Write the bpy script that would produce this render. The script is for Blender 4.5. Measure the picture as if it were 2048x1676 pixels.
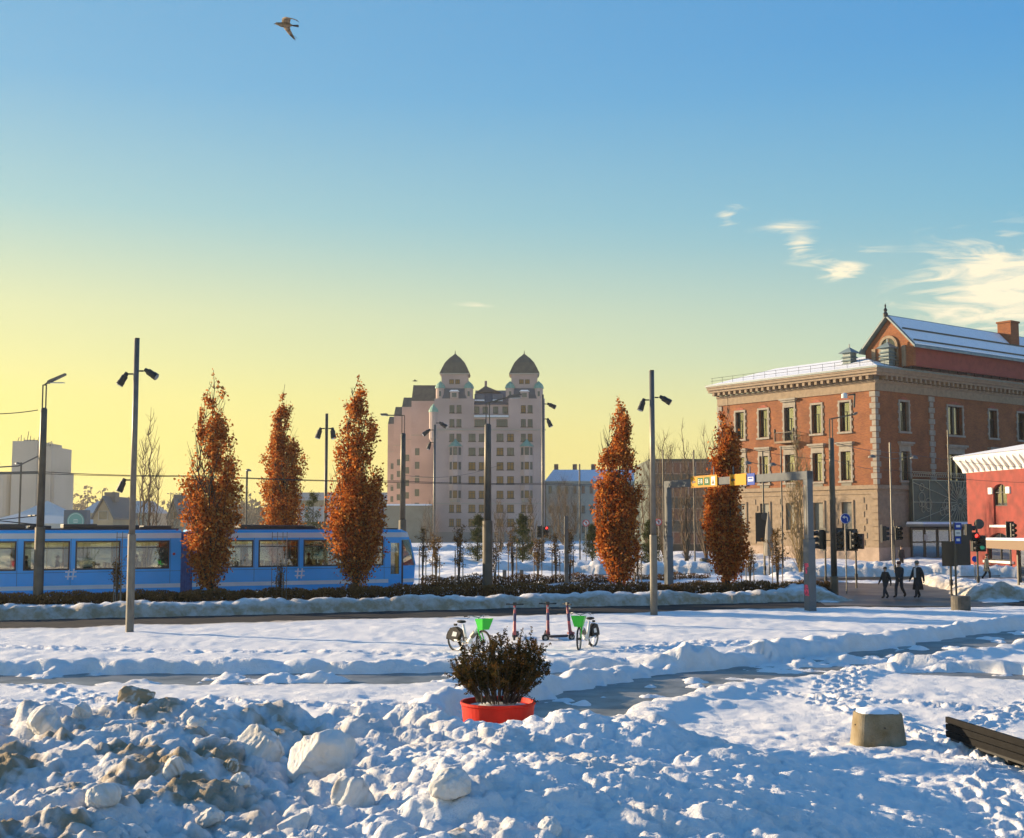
import bpy, math, random
import numpy as np
from mathutils import Vector, Matrix
R = math.radians
random.seed(7)
for o in list(bpy.data.objects): bpy.data.objects.remove(o)
scene = bpy.context.scene
COL = scene.collection
# ------------------------------------------------------------------ camera
F, CX, CY, EYE, PITCH = 2500.0, 1024.0, 838.0, 3.7, math.atan(212/2500)
cam_d = bpy.data.cameras.new('camera'); cam = bpy.data.objects.new('camera', cam_d); COL.objects.link(cam)
cam.location = (0, 0, EYE); cam.rotation_euler = (R(90)+PITCH, 0, 0)
cam_d.sensor_width = 36; cam_d.lens = 36*F/2048; cam_d.clip_start = .1; cam_d.clip_end = 6000
scene.camera = cam
# ------------------------------------------------------------------ sky, sun, exposure
SUN_A, SUN_E = R(66), R(11.5)          # degrees left of the viewing direction, elevation
SUN = Vector((-math.sin(SUN_A)*math.cos(SUN_E), math.cos(SUN_A)*math.cos(SUN_E), math.sin(SUN_E)))
world = bpy.data.worlds.new('World'); scene.world = world; world.use_nodes = True
def build_world():
    nt = world.node_tree; nt.nodes.clear(); N = nt.nodes.new; L = nt.links.new
    out = N('ShaderNodeOutputWorld'); bg = N('ShaderNodeBackground'); L(bg.outputs[0], out.inputs[0])
    sky = N('ShaderNodeTexSky'); sky.sky_type = 'NISHITA'; sky.sun_disc = False
    sky.sun_elevation = SUN_E; sky.sun_rotation = -SUN_A
    sky.air_density = 1.0; sky.dust_density = 2.0; sky.ozone_density = 1.5
    geo = N('ShaderNodeTexCoord'); sep = N('ShaderNodeSeparateXYZ'); L(geo.outputs['Generated'], sep.inputs[0])
    def math_(op, a, b=None, clamp=False):
        m = N('ShaderNodeMath'); m.operation = op; m.use_clamp = clamp
        for i, s in enumerate((a, b)):
            if s is None: continue
            if isinstance(s, (int, float)): m.inputs[i].default_value = s
            else: L(s, m.inputs[i])
        return m.outputs[0]
    def ramp(fac, stops):
        r = N('ShaderNodeValToRGB'); L(fac, r.inputs[0]); e = r.color_ramp.elements
        while len(e) < len(stops): e.new(.5)
        for q, (p, c) in zip(e, stops): q.position = p; q.color = (*c, 1)
        return r.outputs[0]
    def mix(f, a, b, mode='MIX'):
        m = N('ShaderNodeMix'); m.data_type = 'RGBA'; m.blend_type = mode
        if isinstance(f, (int, float)): m.inputs[0].default_value = f
        else: L(f, m.inputs[0])
        for i, s in ((6, a), (7, b)):
            if isinstance(s, tuple): m.inputs[i].default_value = (*s, 1)
            else: L(s, m.inputs[i])
        return m.outputs[2]
    z = math_('MAXIMUM', sep.outputs[2], 0.0)
    # horizontal closeness to the sun: 1 towards it, 0 away from it
    hd = N('ShaderNodeVectorMath'); hd.operation = 'DOT_PRODUCT'
    nrm = N('ShaderNodeVectorMath'); nrm.operation = 'NORMALIZE'
    cmb = N('ShaderNodeCombineXYZ'); L(sep.outputs[0], cmb.inputs[0]); L(sep.outputs[1], cmb.inputs[1]); L(cmb.outputs[0], nrm.inputs[0])
    L(nrm.outputs[0], hd.inputs[0]); hd.inputs[1].default_value = (-math.sin(SUN_A), math.cos(SUN_A), 0)
    near = math_('MULTIPLY_ADD', hd.outputs['Value'], .5); near.node.inputs[2].default_value = .5
    warm = ramp(z, [(0, (.98, .78, .13)), (.10, (.92, .82, .23)), (.165, (.76, .76, .38)), (.24, (.40, .60, .57)), (.33, (.20, .45, .65)), (.6, (.08, .29, .58)), (1, (.05, .20, .48))])
    cool = ramp(z, [(0, (.92, .75, .28)), (.07, (.78, .72, .38)), (.13, (.42, .60, .56)), (.22, (.16, .44, .63)), (.36, (.065, .30, .64)), (.6, (.04, .20, .54)), (1, (.035, .16, .45))])
    grad = mix(math_('MULTIPLY_ADD', near, 2.0), cool, warm); grad.node.inputs[0].links[0].from_node.inputs[2].default_value = -.82
    grad.node.inputs[0].links[0].from_node.use_clamp = True
    nis = mix(1.0, sky.outputs[0], (.11, .11, .11), 'MULTIPLY')
    base = mix(.88, nis, grad)
    # thin wind-drawn clouds, thickest low in the north-east (right of the view)
    mp = N('ShaderNodeMapping'); L(geo.outputs['Generated'], mp.inputs[0]); mp.inputs['Scale'].default_value = (7, 7, 34)
    mp.inputs['Rotation'].default_value = (0, R(8), 0)
    no = N('ShaderNodeTexNoise'); L(mp.outputs[0], no.inputs[0]); no.inputs['Scale'].default_value = 2.4; no.inputs['Detail'].default_value = 8; no.inputs['Roughness'].default_value = .6; no.inputs['Distortion'].default_value = 1.2
    cl = None
    for (px, py, rx, ry, k) in ((2010, 570, 150, 85, 1.0), (1690, 541, 46, 20, .75), (1598, 492, 34, 24, .6), (1580, 455, 60, 14, .6), (1640, 521, 60, 14, .5), (1455, 437, 22, 16, .6), (1475, 410, 26, 14, .4), (950, 609, 60, 9, .35), (1720, 500, 90, 18, .3), (2230, 560, 190, 90, .9), (1775, 605, 50, 16, .3)):
        d = ray(px, py).normalized(); rt = Vector((d.y, -d.x, 0)).normalized(); up = rt.cross(d)
        a = N('ShaderNodeVectorMath'); a.operation = 'DOT_PRODUCT'; L(geo.outputs['Generated'], a.inputs[0]); a.inputs[1].default_value = rt*(F/rx)
        b = N('ShaderNodeVectorMath'); b.operation = 'DOT_PRODUCT'; L(geo.outputs['Generated'], b.inputs[0]); b.inputs[1].default_value = up*(F/ry)
        b0 = math_('SUBTRACT', b.outputs['Value'], up.dot(d)*F/ry); 
        fr = N('ShaderNodeVectorMath'); fr.operation = 'DOT_PRODUCT'; L(geo.outputs['Generated'], fr.inputs[0]); fr.inputs[1].default_value = d
        rr = math_('ADD', math_('POWER', a.outputs['Value'], 2), math_('POWER', b0, 2))
        rr = math_('ADD', rr, math_('MULTIPLY', math_('LESS_THAN', fr.outputs['Value'], .5), 99))
        g = math_('MULTIPLY', math_('EXPONENT', math_('MULTIPLY', rr, -.9)), k)
        cl = g if cl is None else math_('MAXIMUM', cl, g)
    n2 = math_('MULTIPLY_ADD', no.outputs[0], 5.0); n2.node.inputs[2].default_value = -2.5
    dens = math_('ADD', n2, math_('MULTIPLY', cl, 1.9)); dens = math_('MULTIPLY', math_('SUBTRACT', dens, .6), .95, True)
    dens = math_('MULTIPLY', dens, math_('MULTIPLY', cl, 1.8, True))
    dens = math_('MULTIPLY', dens, .92)
    fin = mix(dens, base, (.98, .86, .62))
    L(fin, bg.inputs[0]); bg.inputs[1].default_value = .56
def ray(px, py):
    u, v = (px-CX)/F, (CY-py)/F
    c, s = math.cos(PITCH), math.sin(PITCH)
    return Vector((u, c - v*s, s + v*c))
build_world()
sd = bpy.data.lights.new('sun', 'SUN'); sd.energy = 5.0; sd.angle = R(.6); sd.color = (1, .76, .47)
sun = bpy.data.objects.new('sun', sd); COL.objects.link(sun); sun.rotation_euler = SUN.to_track_quat('Z', 'Y').to_euler(); sun.location = (0, 0, 60)
vs = scene.view_settings; vs.view_transform = 'Standard'; vs.look = 'None'; vs.gamma = 1; vs.use_curve_mapping = False; vs.exposure = 1.05
scene.render.engine = 'CYCLES'
scene.cycles.volume_bounces = 0; scene.cycles.max_bounces = 6; scene.cycles.transparent_max_bounces = 12
# ------------------------------------------------------------------ pixel helpers (photo pixels 2048 x 1676)
def P(px, py, Y):
    d = ray(px, py); return Vector((0, 0, EYE)) + d*(Y/d.y)
def G(px, py, z=0.0):
    d = ray(px, py); return Vector((0, 0, EYE)) + d*((z-EYE)/d.z)
def hit(px, py, p0, n):
    d = ray(px, py); o = Vector((0, 0, EYE)); return o + d*((p0-o).dot(n)/d.dot(n))
# ------------------------------------------------------------------ materials
MATS = {}
def mat(name, col, rough=.7, metal=0, var=0, scale=3.0, bump=0, bscale=None, col2=None, spec=.5, trans=0, emis=None, estr=1.0, detail=4, ao=None):
    if name in MATS: return MATS[name]
    m = bpy.data.materials.new(name); m.use_nodes = True; nt = m.node_tree; N = nt.nodes.new; L = nt.links.new
    b = nt.nodes['Principled BSDF']; b.inputs['Base Color'].default_value = (*col, 1); b.inputs['Roughness'].default_value = rough
    b.inputs['Metallic'].default_value = metal; b.inputs['Specular IOR Level'].default_value = spec
    if trans: b.inputs['Transmission Weight'].default_value = trans
    if emis: b.inputs['Emission Color'].default_value = (*emis, 1); b.inputs['Emission Strength'].default_value = estr
    if var or col2 or bump:
        g = N('ShaderNodeNewGeometry'); n = N('ShaderNodeTexNoise'); L(g.outputs['Position'], n.inputs['Vector'])
        n.inputs['Scale'].default_value = scale; n.inputs['Detail'].default_value = detail
        if var or col2:
            r = N('ShaderNodeValToRGB'); L(n.outputs[0], r.inputs[0])
            c2 = col2 or tuple(min(1, c*(1+var)) for c in col); c1 = col if col2 else tuple(c*(1-var) for c in col)
            r.color_ramp.elements[0].position = .35; r.color_ramp.elements[0].color = (*c1, 1)
            r.color_ramp.elements[1].position = .65; r.color_ramp.elements[1].color = (*c2, 1)
            L(r.outputs[0], b.inputs['Base Color'])
        if bump:
            n2 = N('ShaderNodeTexNoise'); L(g.outputs['Position'], n2.inputs['Vector']); n2.inputs['Scale'].default_value = bscale or scale*4; n2.inputs['Detail'].default_value = 6
            bp = N('ShaderNodeBump'); bp.inputs['Strength'].default_value = 1; bp.inputs['Distance'].default_value = bump; L(n2.outputs[0], bp.inputs['Height']); L(bp.outputs[0], b.inputs['Normal'])
    MATS[name] = m; return m
def leaf_mat(name, stops, trans=.35):
    m = bpy.data.materials.new(name); m.use_nodes = True; nt = m.node_tree; nt.nodes.clear(); N = nt.nodes.new; L = nt.links.new
    at = N('ShaderNodeAttribute'); at.attribute_name = 'rnd'; r = N('ShaderNodeValToRGB'); L(at.outputs['Fac'], r.inputs[0])
    e = r.color_ramp.elements
    while len(e) < len(stops): e.new(.5)
    for q, (p, c) in zip(e, stops): q.position = p; q.color = (*c, 1)
    d = N('ShaderNodeBsdfDiffuse'); t = N('ShaderNodeBsdfTranslucent'); mx = N('ShaderNodeMixShader'); mx.inputs[0].default_value = trans
    L(r.outputs[0], d.inputs[0]); L(r.outputs[0], t.inputs[0]); L(d.outputs[0], mx.inputs[1]); L(t.outputs[0], mx.inputs[2])
    o = N('ShaderNodeOutputMaterial'); L(mx.outputs[0], o.inputs[0]); MATS[name] = m; return m
def glass_mat(name, tint=(.9, .95, .95), rough=.02, alpha=.35):
    # thin architectural pane: part mirror, part clear
    m = bpy.data.materials.new(name); m.use_nodes = True; nt = m.node_tree; nt.nodes.clear(); N = nt.nodes.new; L = nt.links.new
    g = N('ShaderNodeBsdfGlossy'); g.inputs['Roughness'].default_value = rough; t = N('ShaderNodeBsdfTransparent'); t.inputs[0].default_value = (*tint, 1)
    mx = N('ShaderNodeMixShader'); fr = N('ShaderNodeFresnel'); fr.inputs[0].default_value = 1.5
    ad = N('ShaderNodeMath'); ad.operation = 'ADD'; L(fr.outputs[0], ad.inputs[0]); ad.inputs[1].default_value = alpha; ad.use_clamp = True
    L(ad.outputs[0], mx.inputs[0]); L(t.outputs[0], mx.inputs[1]); L(g.outputs[0], mx.inputs[2])
    o = N('ShaderNodeOutputMaterial'); L(mx.outputs[0], o.inputs[0]); MATS[name] = m; return m
# ------------------------------------------------------------------ mesh helpers
class MB:
    def __init__(s): s.v = []; s.f = []; s.m = []
    def add(s, vs, fs, mi=0):
        k = len(s.v); s.v += [tuple(v) for v in vs]; s.f += [tuple(i+k for i in f) for f in fs]; s.m += [mi]*len(fs); return s
    def box(s, x0, x1, y0, y1, z0, z1, mi=0):
        return s.add([(x, y, z) for x in (x0, x1) for y in (y0, y1) for z in (z0, z1)], [(0,1,3,2),(4,6,7,5),(0,4,5,1),(2,3,7,6),(0,2,6,4),(1,5,7,3)], mi)
    def bar(s, p, q, w, h=None, mi=0, up=(0, 0, 1)):
        p, q = Vector(p), Vector(q); d = (q-p).normalized(); h = h or w; u = Vector(up)
        if abs(d.dot(u)) > .98: u = Vector((1, 0, 0))
        a = d.cross(u).normalized()*(w/2); b = a.cross(d).normalized()*(h/2)
        vs = [c+sa*a+sb*b for c in (p, q) for sa, sb in ((-1,-1),(1,-1),(1,1),(-1,1))]
        return s.add(vs, [(3,2,1,0),(4,5,6,7),(0,1,5,4),(1,2,6,5),(2,3,7,6),(3,0,4,7)], mi)
    def tube(s, pts, rad, n=8, mi=0, cap=True):
        pts = [Vector(p) for p in pts]; k = len(pts)
        if not hasattr(rad, '__len__'): rad = [rad]*k
        vs = []; ref = None
        for i, p in enumerate(pts):
            d = (pts[min(i+1, k-1)]-pts[max(i-1, 0)]); d = d.normalized() if d.length else Vector((0, 0, 1))
            if ref is None: ref = Vector((0, 0, 1)) if abs(d.z) < .9 else Vector((1, 0, 0))
            a = d.cross(ref)
            if a.length < 1e-4: a = d.orthogonal()
            a.normalize(); b = d.cross(a)
            vs += [p+rad[i]*(math.cos(t)*a+math.sin(t)*b) for t in (2*math.pi*j/n for j in range(n))]
        fs = [(i*n+j, i*n+(j+1)%n, (i+1)*n+(j+1)%n, (i+1)*n+j) for i in range(k-1) for j in range(n)]
        if cap: fs += [tuple(range(n))[::-1], tuple((k-1)*n+j for j in range(n))]
        return s.add(vs, fs, mi)
    def lathe(s, prof, n=24, c=(0, 0, 0), sx=1, sy=1, mi=0, rot=0):
        vs = [(c[0]+r*sx*math.cos(2*math.pi*j/n+rot), c[1]+r*sy*math.sin(2*math.pi*j/n+rot), c[2]+z) for r, z in prof for j in range(n)]
        k = len(prof); fs = [(i*n+j, i*n+(j+1)%n, (i+1)*n+(j+1)%n, (i+1)*n+j) for i in range(k-1) for j in range(n)]
        fs += [tuple(range(n))[::-1], tuple((k-1)*n+j for j in range(n))]
        return s.add(vs, fs, mi)
    def prism(s, poly, axis, a, b, mi=0):
        # poly: 2-D outline in the two other axes, extruded from a to b along axis (0 x, 1 y, 2 z)
        def pt(p, q): return [(q, p[0], p[1]), (p[0], q, p[1]), (p[0], p[1], q)][axis]
        n = len(poly); vs = [pt(p, a) for p in poly]+[pt(p, b) for p in poly]
        fs = [tuple(range(n))[::-1], tuple(range(n, 2*n))]+[(i, (i+1)%n, n+(i+1)%n, n+i) for i in range(n)]
        return s.add(vs, fs, mi)
    def torus(s, c, axis, r, w, n=28, k=6, mi=0):
        c = Vector(c); ax = Vector(axis).normalized(); a = ax.orthogonal().normalized(); b = ax.cross(a); vs = []
        for i in range(n):
            t = 2*math.pi*i/n; d = a*math.cos(t)+b*math.sin(t)
            for j in range(k):
                q = 2*math.pi*j/k; vs.append(c+d*(r+w*math.cos(q))+ax*(w*math.sin(q)))
        return s.add(vs, [(i*k+j, ((i+1)%n)*k+j, ((i+1)%n)*k+(j+1)%k, i*k+(j+1)%k) for i in range(n) for j in range(k)], mi)
    def mesh(s, name, mats, smooth=False):
        me = bpy.data.meshes.new(name); me.from_pydata(s.v, [], s.f)
        for m in (mats if isinstance(mats, (list, tuple)) else [mats]): me.materials.append(m)
        if any(s.m): me.polygons.foreach_set('material_index', s.m)
        if smooth: me.polygons.foreach_set('use_smooth', [True]*len(s.f))
        import bmesh as _b
        bm = _b.new(); bm.from_mesh(me); _b.ops.recalc_face_normals(bm, faces=bm.faces); bm.to_mesh(me); bm.free()
        me.update(); return me
    def build(s, name, mats, parent=None, smooth=False, bevel=0):
        o = bpy.data.objects.new(name, s.mesh(name, mats, smooth)); COL.objects.link(o)
        if parent: o.parent = parent
        if bevel:
            b = o.modifiers.new('bevel', 'BEVEL'); b.width = bevel; b.segments = 2; b.limit_method = 'ANGLE'
        return o
def inst(name, me, parent=None, loc=None, rz=0, scale=None):
    o = bpy.data.objects.new(name, me); COL.objects.link(o)
    if parent: o.parent = parent
    if loc is not None: o.location = loc
    if rz: o.rotation_euler.z = rz
    if scale: o.scale = scale
    return o
def empty(name, loc=(0, 0, 0), rz=0):
    o = bpy.data.objects.new(name, None); COL.objects.link(o); o.location = loc; o.rotation_euler.z = rz; o.empty_display_size = .3; return o
def tag(o, label=None, cat=None, group=None, kind=None):
    for k, v in (('label', label), ('category', cat), ('group', group), ('kind', kind)):
        if v: o[k] = v
    return o
def copy_tree(o, parent=None):
    c = o.copy(); COL.objects.link(c)
    if parent: c.parent = parent
    for ch in list(o.children): copy_tree(ch, c)
    return c
# numpy noise
def _hash(ix, iy, s):
    h = (ix.astype(np.int64)*374761393 + iy.astype(np.int64)*668265263 + s*974711) & 0x7fffffff
    h = ((h ^ (h >> 13))*1274126177) & 0x7fffffff
    return ((h ^ (h >> 16)) & 0xffff)/65535.0
def vnoise(x, y, s=0):
    ix, iy = np.floor(x), np.floor(y); fx, fy = x-ix, y-iy; fx = fx*fx*(3-2*fx); fy = fy*fy*(3-2*fy)
    a, b, c, d = _hash(ix, iy, s), _hash(ix+1, iy, s), _hash(ix, iy+1, s), _hash(ix+1, iy+1, s)
    return a+(b-a)*fx+(c-a)*fy+(a-b-c+d)*fx*fy
def fbm(x, y, o=4, s=0, g=.5):
    t = 0; a = 1; n = 0
    for i in range(o): t = t+a*vnoise(x*2**i+17.3*i, y*2**i-9.1*i, s+i); n += a; a *= g
    return t/n
def lumps(x, y, s=0):
    # rounded clods: height of the tallest dome over each point, domes one per cell
    ix, iy = np.floor(x), np.floor(y); best = np.zeros_like(x)
    for dx in (-1, 0, 1):
        for dy in (-1, 0, 1):
            cx, cy = ix+dx, iy+dy
            qx, qy = cx+_hash(cx, cy, s), cy+_hash(cx, cy, s+1); r = .35+.6*_hash(cx, cy, s+2)
            e = 1-((x-qx)**2+(y-qy)**2)/(r*r); best = np.maximum(best, np.sqrt(np.clip(e, 0, 1))*r)
    return best
def sstep(a, b, x): t = np.clip((x-a)/(b-a), 0, 1); return t*t*(3-2*t)
def seg_dist(x, y, pts, signed=False):
    # distance to a polyline and the signed side
    best = np.full_like(x, 1e9); side = np.zeros_like(x)
    for (ax, ay), (bx, by) in zip(pts[:-1], pts[1:]):
        dx, dy = bx-ax, by-ay; t = np.clip(((x-ax)*dx+(y-ay)*dy)/(dx*dx+dy*dy), 0, 1)
        d = np.hypot(x-ax-t*dx, y-ay-t*dy); k = d < best
        side = np.where(k, np.sign(dx*(y-ay)-dy*(x-ax)), side); best = np.minimum(best, d)
    return (best, side) if signed else best
# ================================================================== GROUND
def snow_mat(name, base=(.88, .87, .865), bumpd=.035, bscale=22):
    m = bpy.data.materials.new(name); m.use_nodes = True; nt = m.node_tree; N = nt.nodes.new; L = nt.links.new
    b = nt.nodes['Principled BSDF']; b.inputs['Roughness'].default_value = .75; b.inputs['Specular IOR Level'].default_value = .25
    at = N('ShaderNodeAttribute'); at.attribute_name = 'dirt'
    g = N('ShaderNodeNewGeometry'); n = N('ShaderNodeTexNoise'); L(g.outputs['Position'], n.inputs['Vector']); n.inputs['Scale'].default_value = 2.2; n.inputs['Detail'].default_value = 8; n.inputs['Roughness'].default_value = .65
    mu = N('ShaderNodeMath'); mu.operation = 'MULTIPLY_ADD'; L(n.outputs[0], mu.inputs[0]); mu.inputs[1].default_value = 1.6; mu.inputs[2].default_value = -.55
    ad = N('ShaderNodeMath'); ad.operation = 'MULTIPLY'; L(mu.outputs[0], ad.inputs[0]); L(at.outputs['Fac'], ad.inputs[1]); ad.use_clamp = True
    ad2 = N('ShaderNodeMath'); ad2.operation = 'ADD'; L(ad.outputs[0], ad2.inputs[0]); ad2.use_clamp = True
    m3 = N('ShaderNodeMath'); m3.operation = 'POWER'; L(at.outputs['Fac'], m3.inputs[0]); m3.inputs[1].default_value = 4; L(m3.outputs[0], ad2.inputs[1])
    mx = N('ShaderNodeMix'); mx.data_type = 'RGBA'; L(ad2.outputs[0], mx.inputs[0]); mx.inputs[6].default_value = (*base, 1); mx.inputs[7].default_value = (.36, .27, .165, 1)
    L(mx.outputs[2], b.inputs['Base Color'])
    n2 = N('ShaderNodeTexNoise'); L(g.outputs['Position'], n2.inputs['Vector']); n2.inputs['Scale'].default_value = bscale; n2.inputs['Detail'].default_value = 8; n2.inputs['Roughness'].default_value = .7
    bp = N('ShaderNodeBump'); bp.inputs['Distance'].default_value = bumpd; L(n2.outputs[0], bp.inputs['Height']); L(bp.outputs[0], b.inputs['Normal'])
    MATS[name] = m; return m
SNOW = snow_mat('snow'); SNOWCHUNK = snow_mat('snow_chunk', (.80, .78, .75), .03, 14)
ASPHALT = mat('asphalt', (.022, .023, .026), .85, spec=.15, col2=(.05, .046, .042), scale=.7, bump=.004, bscale=30)
WETROAD = mat('wet_road', (.05, .045, .04), .38, col2=(.17, .14, .11), scale=.5, bump=.006, bscale=14)
ICE = mat('trodden_ice', (.12, .125, .12), .5, col2=(.26, .26, .25), scale=1.3, bump=.012, bscale=9, detail=8)

ROAD = [(-60, 32), (-19, 46.7), (14.4, 58.6), (34, 60.5), (70, 58)]
PATH1 = [(-22, 29.6), (-12.5, 30.2), (-1.5, 30.6), (4.2, 31.2)]
PATH2 = [(-.2, 22.2), (.9, 25.0), (4.0, 29.6), (8.1, 33.2), (17.6, 42.5), (27, 50)]
PATH3 = [(8.1, 33.2), (12.4, 30.4), (20, 27.5)]
BACK = [(-70, 160), (0, 168), (40, 176)]
SIDE = [(18.6, 57.5), (19.5, 64), (21.5, 72), (23, 84)]
CROSS = [(4, 92), (22, 87), (60, 82)]
def ground_h(x, y):
    wob = (fbm(x*.5, y*.5, 3, 5)-.5)*1.1
    h = .10+.10*(fbm(x*.16, y*.16, 3, 40)-.5)+.10*(fbm(x*.9, y*.9, 3, 1)-.5)
    # trampled surface: shallow footprints and wind ripples
    h += .035*lumps(x*1.7+2*fbm(x*.3, y*.3, 2, 12), y*1.3, 11)*sstep(.45, .7, fbm(x*.25, y*.25, 3, 9)) + .07*(fbm(x*2.2, y*1.2, 4, 77, .6)-.5)
    dirt = np.zeros_like(x)
    def strip(pts, w, bank, bw, d, cut=-.14, lump=.16, near=1.0, patch=.25):
        nonlocal h, dirt
        dd, sd_ = seg_dist(x, y, pts, True); dd = dd+wob*min(.8, w*.4)+(fbm(x*1.7, y*1.7, 3, 303)-.5)*.7
        nk = np.where(sd_ < 0, near, 1.0)
        b = np.exp(-((dd-w-bw)/bw)**2)*nk
        h = h*(1-(1-near)*.75*np.where(sd_ < 0, np.exp(-(np.maximum(dd-w, 0)/2.2)**2), 0))
        h += b*(bank*(.45+1.1*fbm(x*.45, y*.45, 3, 21)) + lump*lumps(x*1.7, y*1.7, 31)+.5*lump*lumps(x*4.1, y*4.1, 37))
        dirt = np.maximum(dirt, d*np.exp(-((dd-w-.2)/(bw*1.1))**2))
        k = sstep(w+.35, w-.1, dd); cutv = cut+patch*np.clip(fbm(x*.9, y*.9, 4, 301, .6)-.47, 0, 1); h = h*(1-k)+cutv*k
    strip(ROAD, 2.3, .30, 1.0, .90, near=.16)
    strip(PATH1, .95, .09, .6, .35, lump=.12, near=.1, patch=1.0)
    strip(PATH2, 1.25, .20, .6, .35, lump=.16, near=.5, patch=.8)
    strip(PATH3, .7, .10, .5, .3, lump=.1, near=.3, patch=1.0)
    strip(BACK, 4.0, .6, 2.5, .5, near=.05)
    strip(SIDE[1:], 3.2, .22, 1.3, .8, lump=.25)
    strip(CROSS, 3.4, .5, 1.8, .7, lump=.3, near=.25)
    # far side: uneven ploughed mounds between hedge and buildings
    far = sstep(66, 80, y); h += far*(.9*np.clip(fbm(x*.11, y*.08, 4, 61)-.42, 0, 1)*2+.15*lumps(x*.8, y*.8, 63))*sstep(6.5, 8.5, seg_dist(x, y, CROSS))*sstep(4, 7, seg_dist(x, y, SIDE))*sstep(6, 9, seg_dist(x, y, BACK))
    clr = np.exp(-((((x-19.3)/4.2)**2+((y-60.8)/4.2)**2))**2); h = h*(1-clr)-.14*clr
    # foreground: ploughed heap in front of the planter, highest on the left
    bx = x+.6*(fbm(x*.8, y*.8, 2, 90)-.5)
    Hx = 1.16*sstep(-2.2, -3.6, bx)+.98*(1-sstep(-2.2, -3.6, bx))*sstep(6.2, .2, bx)
    back = 18.1+.8*sstep(-4.2, -1.4, bx)-2.5*sstep(2.0, 6, bx)
    edge = sstep(1.5, -1.3, y-back+1.3*(fbm(x*.7, y*.7, 3, 51)-.5))
    mass = Hx*edge
    rough = np.clip(mass*1.1, 0, 1)
    near = sstep(24, 17, y)*(.35+.65*sstep(9, 4, np.abs(x-1)))
    L1 = lumps(x*.8+.4*fbm(x, y, 2, 3), y*.8, 3); L2 = lumps(x*2.0, y*2.0, 13); L3 = lumps(x*4.6, y*4.6, 23); L4 = lumps(x*9.5, y*9.5, 29)
    h += mass*(.70+.42*fbm(x*.38, y*.38, 3, 71))
    h += (.88-.38*sstep(-2.5, .5, x))*rough*(.34*L1*(.3+fbm(x*.6, y*.6, 2, 81))+.20*L2*(.4+fbm(x*.9, y*.9, 2, 82))+.10*L3*(.3+fbm(x*1.2, y*1.2, 2, 83))+.055*L4-.30)
    h += near*(1-.6*rough)*(.10*L2*fbm(x*.5, y*.5, 2, 85)+.075*L3+.03*L4)
    # crusty broken surface of the ploughed snow, and wind crust on the open square
    h += rough*(.10*np.abs(fbm(x*3.1, y*3.1, 4, 201, .6)-.5)*2+.06*(fbm(x*8, y*8, 3, 203)-.5)+.035*(fbm(x*19, y*19, 2, 205)-.5))
    h += sstep(40, 26, y)*(1-rough)*(.045*lumps(x*1.3, y*3.0, 211)*sstep(.4, .6, fbm(x*.4, y*.4, 2, 213))+.03*(fbm(x*5, y*7, 3, 215)-.5))
    left = sstep(-.6, -3.0, x)*sstep(20, 17, y)
    dirt = np.maximum(dirt, left*(.42*sstep(.42, .66, fbm(x*1.9, y*1.9, 5, 101, .65))+.50))
    dirt = np.maximum(dirt, .50*rough*sstep(.45, .66, fbm(x*.7, y*.7, 4, 111)))
    return h, dirt
TRAILS = [[(8.6, 31.6), (6.4, 25), (6.9, 18), (5.5, 13)], [(13, 28.5), (7.5, 21.5), (7.2, 19)], [(-11, 28.5), (-5, 22.5), (-1.5, 20.5)], [(-16, 37.5), (-3, 35.6), (3, 36), (13, 42.5)], [(-14, 25.5), (-6, 26.4), (-1, 24.6)], [(15, 24), (9.5, 24.5), (5, 27.5)], [(3, 33.5), (-1.5, 35.0)], [(6, 39), (3.2, 36.4)], [(11, 20), (9, 16.5), (8.5, 12)]]
def footprints(XX, YY, h, Y):
    rs = np.random.RandomState(77)
    for tr in TRAILS:
        for (ax, ay), (bx, by) in zip(tr[:-1], tr[1:]):
            L = math.hypot(bx-ax, by-ay); n = int(L/.34); dx, dy = (bx-ax)/L, (by-ay)/L
            for rep in range(2):
                off = rs.normal()*.35
                for i in range(n):
                    t = (i+rs.uniform(-.2, .2))*.34; s = .13*(-1)**i+off+rs.normal()*.05; fx, fy = ax+dx*t-dy*s, ay+dy*t+dx*s
                    r0, r1 = np.searchsorted(Y, (fy-.5, fy+.5)); x, y = XX[r0:r1], YY[r0:r1]
                    a = ((x-fx)*dx+(y-fy)*dy)/.17; b = (-(x-fx)*dy+(y-fy)*dx)/.085; q = a*a+b*b
                    h[r0:r1] += -.075*np.exp(-q**1.5)+.03*np.exp(-((np.sqrt(q)-1.6)/.4)**2)
def snow_field():
    NR, NC = 860, 640
    Y = 5.0*(200/5.0)**(np.linspace(0, 1, NR)**1.0); u = np.linspace(-.60, .60, NC)
    YY, UU = np.meshgrid(Y, u, indexing='ij'); XX = UU*(YY+3)
    h, d = ground_h(XX, YY); h = np.where(YY > 196, -.1, h)
    footprints(XX, YY, h, Y)
    co = np.stack([XX, YY, h], -1).reshape(-1, 3)
    i = np.arange(NR-1)[:, None]*NC+np.arange(NC-1)[None, :]
    q = np.stack([i, i+1, i+1+NC, i+NC], -1).reshape(-1, 4)
    me = bpy.data.meshes.new('snow_ground'); me.vertices.add(len(co)); me.vertices.foreach_set('co', co.ravel())
    me.loops.add(q.size); me.loops.foreach_set('vertex_index', q.ravel()); me.polygons.add(len(q)); me.polygons.foreach_set('loop_start', np.arange(0, q.size, 4))
    me.polygons.foreach_set('use_smooth', np.ones(len(q), bool)); me.update(); me.validate()
    a = me.attributes.new('dirt', 'FLOAT', 'POINT'); a.data.foreach_set('value', d.ravel().astype(np.float32))
    me.materials.append(SNOW); o = bpy.data.objects.new('snow_ground', me); COL.objects.link(o); tag(o, 'trampled snow with ploughed banks across the square', 'snow', kind='structure')
snow_field()
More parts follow.
